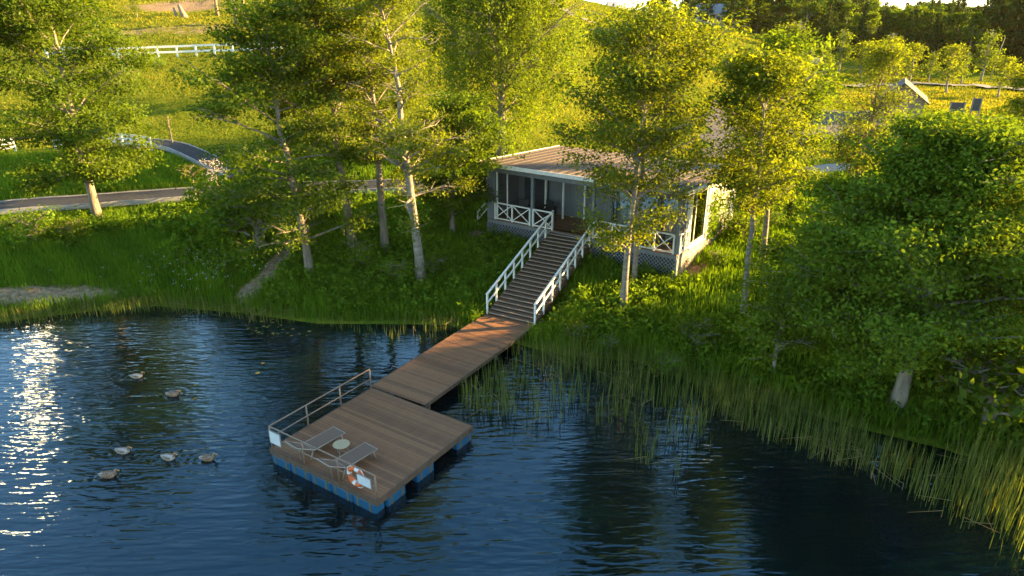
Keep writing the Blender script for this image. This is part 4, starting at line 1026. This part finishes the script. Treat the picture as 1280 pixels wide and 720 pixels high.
# ------------------------------------------------------------------ buildings and posts in the background
def house(name, base, rz, w_, d_, h_, rise_, wall, roof, label, sink=0):
    x, y, z = base
    e = empty(name, (x, y, z - sink), rz, label, 'house')
    m = MB(); m.box(-w_ / 2, w_ / 2, -d_ / 2, d_ / 2, -1, h_); m.add([(-w_ / 2, -d_ / 2, h_), (-w_ / 2, d_ / 2, h_), (-w_ / 2, 0, h_ + rise_)], [(0, 1, 2)]); m.add([(w_ / 2, -d_ / 2, h_), (w_ / 2, d_ / 2, h_), (w_ / 2, 0, h_ + rise_)], [(0, 1, 2)])
    m.build('wall', wall, e)
    m = MB(); ov = .4; sl = rise_ / (d_ / 2)
    for s in (-1, 1):
        a = [(-w_ / 2 - ov, s * (d_ / 2 + ov), h_ - ov * sl + .03), (w_ / 2 + ov, s * (d_ / 2 + ov), h_ - ov * sl + .03), (w_ / 2 + ov, 0, h_ + rise_ + .03), (-w_ / 2 - ov, 0, h_ + rise_ + .03)]
        b = [(p[0], p[1], p[2] + .16) for p in a]
        m.add(a + b, [(0, 1, 2, 3), (4, 5, 6, 7), (0, 1, 5, 4), (1, 2, 6, 5), (2, 3, 7, 6), (3, 0, 4, 7)])
    m.build('roof', roof, e)
    for k in range(max(1, int(w_ // 3))):
        xx = -w_ / 2 + (k + .5) * w_ / max(1, int(w_ // 3))
        m = MB(); m.box(xx - .5, xx + .5, -d_ / 2 - .04, -d_ / 2 - .004, .9, 2.1); f = m.build('window', M['white'], e)
        m = MB(); m.box(xx - .42, xx + .42, -d_ / 2 - .055, -d_ / 2 - .042, .98, 2.02); m.build('pane', M['slate'], f)
    return e
x, y, z = place(766, 6); house('hill_house', (x, y + 3, h1(x, y + 3)), .15, 4.2, 5, 3.6, 2.2, M['concrete'], M['grey_roof'], 'pale house on the crest of the grassy hill')
x, y = (868 - 640) / FPX * 168, 166; house('forest_house', (x, y, h1(x, y)), -.2, 6, 5, 2.6, 1.8, M['concrete'], M['grey_roof'], 'small grey roofed house below the trees behind the hill')
x, y, z = place(1122, 146); house('garden_shed', (x, y, z), R(62), 7, 4.2, 2.0, 1.6, M['pink_render'], M['roof'], 'low brown roofed shed beside the gravel yard')
def utility_pole():
    x, y, z = place(1104, 98); zt = ztop(x, y, 42)
    e = empty('utility_pole', (x, y, z), 0, 'leaning wooden utility pole with a slanting brace beside the young trees', 'pole')
    hgt = zt - z
    m = MB(); m.tube([(0, 0, -.5), (.25, 0, hgt)], [.16, .11], 8); m.build('pole', M['bark'], e, True)
    m = MB(); m.tube([(2.3, .3, -.3), (.3, 0, hgt - .6)], [.13, .1], 8); m.build('brace', M['bark'], e, True)
    m = MB(); m.bar((-.5, 0, hgt - .2), (1.0, 0, hgt - .05), .1, .1)
    m.build('cross_arm', M['bark'], e)
utility_pole()
def board(base, top, w_, label):
    x, y, z = place(*base); hh = ztop(x, y, top) - z
    e = empty('display_board', (x, y, z), R(-15), label, 'board', 'dark boards by the gravel yard')
    m = MB(); m.box(-w_ / 2, w_ / 2, -.03, .03, hh * .3, hh); m.build('panel', M['slate'], e)
    for s in (-1, 1):
        m = MB(); m.box(s * w_ / 2 - .06, s * w_ / 2 + .06, -.06, .06, -.2, hh + .08); m.build('post', M['grey'], e)
board((1217, 145), 123, .8, 'tall narrow dark board on two posts at the gravel yard'); board((1194, 145), 128, 1.3, 'wide low dark board on two posts left of the tall one')
def dead_tree():
    x, y, z = place(1236, 102); zt = ztop(x, y, 46)
    e = empty('dead_tree', (x, y, z), 0, 'thin bare leaning dead tree trunk at the forest edge', 'tree')
    m = MB(); m.tube([(0, 0, -.3), (.35, 0, (zt - z) * .5), (.9, 0, zt - z)], [.12, .09, .04], 7)
    m.tube([(.35, 0, (zt - z) * .5), (.0, .2, (zt - z) * .62)], [.05, .02], 5); m.build('trunk', M['bark_pale'], e, True)
dead_tree()

# ------------------------------------------------------------------ grass, reeds, flowers
def clear_mask(x, y, pad=0.0):
    ok = np.ones(x.shape, bool)
    for q, hw_ in ROADS:
        lo, hi = q.min(0) - 3, q.max(0) + 3; s = (x > lo[0]) & (x < hi[0]) & (y > lo[1]) & (y < hi[1])
        if s.any():
            d = seg_dist(x[s], y[s], q[::4] if len(q) > 12 else q); ok[s] &= d > hw_ + pad
    for P in PATCHES: ok &= ~inside(x, y, P)
    u, v = cab_uv(x, y); ok &= ~((u > -.1) & (u < UW + .1) & (v > -.1) & (v < VD))
    for p0, a_, l_, w_ in ((c0, wang, WL, WW), (bot_c, ang, rl * .8, 2.3)):
        u = (x - p0.x) * math.cos(a_) + (y - p0.y) * math.sin(a_); v = -(x - p0.x) * math.sin(a_) + (y - p0.y) * math.cos(a_)
        ok &= ~((u > -.3) & (u < l_ + .2) & (abs(v) < w_ / 2 + .1))
    return ok
from_soil_x, from_soil_y = gx, gy
def soil_at(x, y):
    i = np.clip(np.searchsorted(gx, x), 0, nx - 1); j = np.clip(np.searchsorted(gy, y), 0, ny - 1); return SOIL[j, i]

def blades(name, x, y, z, hgt, wid, rng, mat, label, tint, cat='grass', lean=.35, smoothz=True):
    n = len(x); az = rng.uniform(0, 6.283, n); la = rng.uniform(0, 6.283, n); ll = hgt * rng.uniform(.05, 1, n) * lean
    b = np.c_[x, y, z]; sx = np.c_[np.cos(az), np.sin(az), np.zeros(n)] * (wid / 2)[:, None]
    ld = np.c_[np.cos(la) * ll, np.sin(la) * ll, np.zeros(n)]
    up = np.c_[np.zeros(n), np.zeros(n), hgt]
    m1 = b + up * .5 + ld * .3; tp = b + up + ld
    V = np.stack([b - sx * .7, b + sx * .7, m1 + sx, m1 - sx, tp], 1).reshape(-1, 3)
    k = np.arange(n) * 5
    # base quad + tip quad (degenerate tip as a kite: mid-left, mid-right, tip doubled by a tiny offset)
    V2 = np.stack([b - sx * .7, b + sx * .7, m1 + sx, m1 - sx, tp + sx * .12, tp - sx * .12], 1).reshape(-1, 3)
    k = np.arange(n) * 6
    Fq = np.concatenate([np.stack([k, k + 1, k + 2, k + 3], 1), np.stack([k + 3, k + 2, k + 4, k + 5], 1)])
    o = np_mesh(name, V2, Fq, mat, tint=np.r_[tint, tint]); return tag(o, label, cat, kind='stuff')

def scatter(n, x0, x1, y0, y1, rng): return rng.uniform(x0, x1, n), rng.uniform(y0, y1, n)
def in_view(x, y, z, m=60):
    c, s = math.cos(PITCH), math.sin(PITCH); zz = z - HC
    dep = y * c - zz * s; v = (y * s + zz * c) / np.maximum(dep, .1); u = x / np.maximum(dep, .1)
    px = 640 + u * FPX; py = 360 - v * FPX
    return (dep > 2) & (px > -m) & (px < 1280 + m) & (py > -m) & (py < 720 + m)
rng = np.random.default_rng(101)
# near bank
x, y = scatter(420000, -40, 32, 13, 50, rng); d = sdist(x, y); z = height(x, y)
ok = (d > -.15) & in_view(x, y, z) & clear_mask(x, y) & (soil_at(x, y) < .45 + .3 * rng.random(len(x))) & ((y < 42) | (rng.random(len(x)) < .6))
x, y, z, d = x[ok], y[ok], z[ok], d[ok]; n = len(x)
pt = np.clip(.5 + .35 * lumps(x * .7, y * .7) + .2 * np.sin(x * 1.9 + y * 2.3), 0, 1)
hg = rng.uniform(.22, .52, n) * (.75 + .5 * pt) * (1 + .6 * np.exp(-np.maximum(d, 0) / 1.2))
blades('bank_grass', x, y, z - .03, hg, rng.uniform(.018, .045, n) * 1.3, rng, M['lf_grass'], 'lush green grass covering the bank around cabin and trees', np.clip(.55 * pt + .45 * rng.random(n), 0, 1))
# hill and meadow farther off
x, y = scatter(330000, -75, 75, 46, 150, rng); z = height(x, y)
keep = rng.random(len(x)) < np.clip(70 / np.maximum(y, 1), 0, 1) ** 2
ok = keep & in_view(x, y, z, 20) & clear_mask(x, y) & (soil_at(x, y) < .35 + .4 * rng.random(len(x)))
x, y, z = x[ok], y[ok], z[ok]; n = len(x); sc = y / 45
pt = np.clip(.5 + .55 * lumps(x * .35, y * .35) + .35 * lumps(x, y), 0, 1)
blades('meadow_grass', x, y, z - .05, rng.uniform(.10, .24, n) * (.7 + .3 * sc), rng.uniform(.03, .07, n) * sc, rng, M['lf_meadow'], 'sunlit meadow grass on the hillside and lawn', np.clip(.75 * pt + .3 * rng.random(n), 0, 1), lean=.9)
# leafy weeds along the bank
x, y = scatter(24000, -32, 26, 14, 44, rng); d = sdist(x, y); z = height(x, y)
ok = (d > .1) & in_view(x, y, z) & clear_mask(x, y, .2) & (lumps(x * .8 + 3, y * .8) > -.1) & (soil_at(x, y) < .3)
x, y, z = x[ok][:6500], y[ok][:6500], z[ok][:6500]
k = 14; n = len(x) * k; hh = np.repeat(rng.uniform(.3, .75, len(x)), k)
P = np.c_[np.repeat(x, k) + rng.normal(size=n) * .14, np.repeat(y, k) + rng.normal(size=n) * .14, np.repeat(z, k) + hh * rng.uniform(.25, 1, n)]
o = leaf_mesh('meadow_weeds', P, .185, rng, M['lf_weed'], None, np.clip(np.repeat(rng.random(len(x)), k) * .6 + .4 * rng.random(n), 0, 1)); tag(o, 'broad leaved weeds among the bank grass', 'weeds', kind='stuff')
# white wildflowers
cx, cy_ = gp(250, 342); n = 150
x = cx + rng.normal(size=n) * 2.3; y = cy_ + rng.normal(size=n) * 1.2; z = height(x, y)
P = np.c_[x, y, z + rng.uniform(.35, .6, n)]; P = P[sdist(x, y) > .4]; P = np.repeat(P, 4, 0) + rng.normal(size=(len(P) * 4, 3)) * .035
o = leaf_mesh('wildflowers', P, .055, rng, M['lf_flower'], None, rng.random(len(P))); tag(o, 'drift of small white wildflowers in the grass above the left shore', 'flowers', kind='stuff')

# reeds
def reed_pts(poly_px, n, rng, z=0.0):
    P = np.array([at(a, b, z) for a, b in poly_px]); lo, hi = P.min(0), P.max(0)
    x = rng.uniform(lo[0], hi[0], n * 6); y = rng.uniform(lo[1], hi[1], n * 6); k = inside(x, y, P)
    return x[k][:n], y[k][:n]
xs, ys, hs = [], [], []
def reeds(poly, n, h0, h1_, clumpy=.0):
    x, y = reed_pts(poly, n, rng)
    if clumpy:
        k = (lumps(x * 2.2 + 5, y * 2.2) + .6 * rng.normal(size=len(x)) * .6) > clumpy - .3; x, y = x[k], y[k]
    xs.append(x); ys.append(y); hs.append(rng.uniform(h0, h1_, len(x)))
reeds([(570, 470), (640, 440), (720, 446), (810, 455), (880, 478), (905, 500), (880, 545), (840, 560), (770, 535), (700, 530), (640, 525), (575, 515)], 2900, .6, 1.35, .15)
reeds([(770, 540), (890, 545), (900, 575), (850, 600), (790, 575)], 110, .4, .95, .1)
reeds([(870, 470), (930, 488), (1010, 520), (1100, 560), (1200, 610), (1300, 650), (1300, 720), (1240, 690), (1160, 640), (1080, 600), (1000, 570), (930, 545), (890, 520)], 2300, .45, 1.3, .2)
reeds([(1180, 570), (1300, 590), (1300, 700), (1200, 650)], 420, 1.0, 1.8, .0)
reeds([(-10, 398), (100, 384), (200, 377), (290, 384), (300, 398), (200, 390), (100, 398), (-10, 412)], 1000, .4, .85)
reeds([(290, 384), (400, 396), (500, 402), (575, 404), (590, 420), (500, 414), (400, 410), (300, 402)], 620, .35, .95, .1)
reeds([(400, 405), (560, 410), (560, 430), (470, 425), (410, 418)], 60, .3, .7)
x = np.concatenate(xs); y = np.concatenate(ys); hg = np.concatenate(hs); n = len(x)
ok = height(x, y) < .35
u = (x - c0.x) * math.cos(wang) + (y - c0.y) * math.sin(wang); v = -(x - c0.x) * math.sin(wang) + (y - c0.y) * math.cos(wang)
ok &= ~((u > -.5) & (u < WL + .3) & (abs(v) < WW / 2 + .12))
x, y, hg = x[ok], y[ok], hg[ok]; n = len(x)
blades('reeds', x, y, np.minimum(height(x, y), 0) * 0 - .05, hg + .05, rng.uniform(.015, .033, n), rng, M['lf_reed'], 'tall thin reeds standing in the shallow water along the shore', rng.random(n), 'reeds', lean=.13)
# broken, bent stalks
n2 = 260; i = rng.integers(0, n, n2)
a = rng.uniform(0, 6.283, n2); L_ = rng.uniform(.4, 1.0, n2)
m = MB()
for k in range(n2):
    p = Vector((x[i[k]], y[i[k]], .02)); q = p + Vector((0, 0, rng.uniform(.2, .6))); t_ = q + Vector((math.cos(a[k]) * L_[k], math.sin(a[k]) * L_[k], rng.uniform(-.3, .05)))
    t_.z = max(.02, t_.z); m.tube([p, q, t_], [.010, .009, .005], 4, cap=False)
o = m.build('reed_stalks', M['lf_dry'], None); tag(o, 'dry broken reed stalks leaning over the water', 'reeds', kind='stuff')
# lily pads
n = 34; px_ = np.concatenate([rng.uniform(300, 400, 26), rng.uniform(180, 330, 8)]); py_ = np.concatenate([rng.uniform(398, 420, 26), rng.uniform(430, 500, 8)])
m = MB()
for k in range(n):
    cx, cy_ = at(px_[k], py_[k], .01); r = rng.uniform(.04, .09); a0 = rng.uniform(0, 6.28)
    m.add([(cx, cy_, .012)] + [(cx + r * math.cos(a0 + q), cy_ + r * math.sin(a0 + q), .012) for q in np.linspace(.25, 6.03, 10)], [(0, q, q + 1) for q in range(1, 10)], rng.random())
o = m.build('lily_pads', M['lily'], None); tag(o, 'scattered small floating leaves on the water near the left shore', 'water plants', kind='stuff')
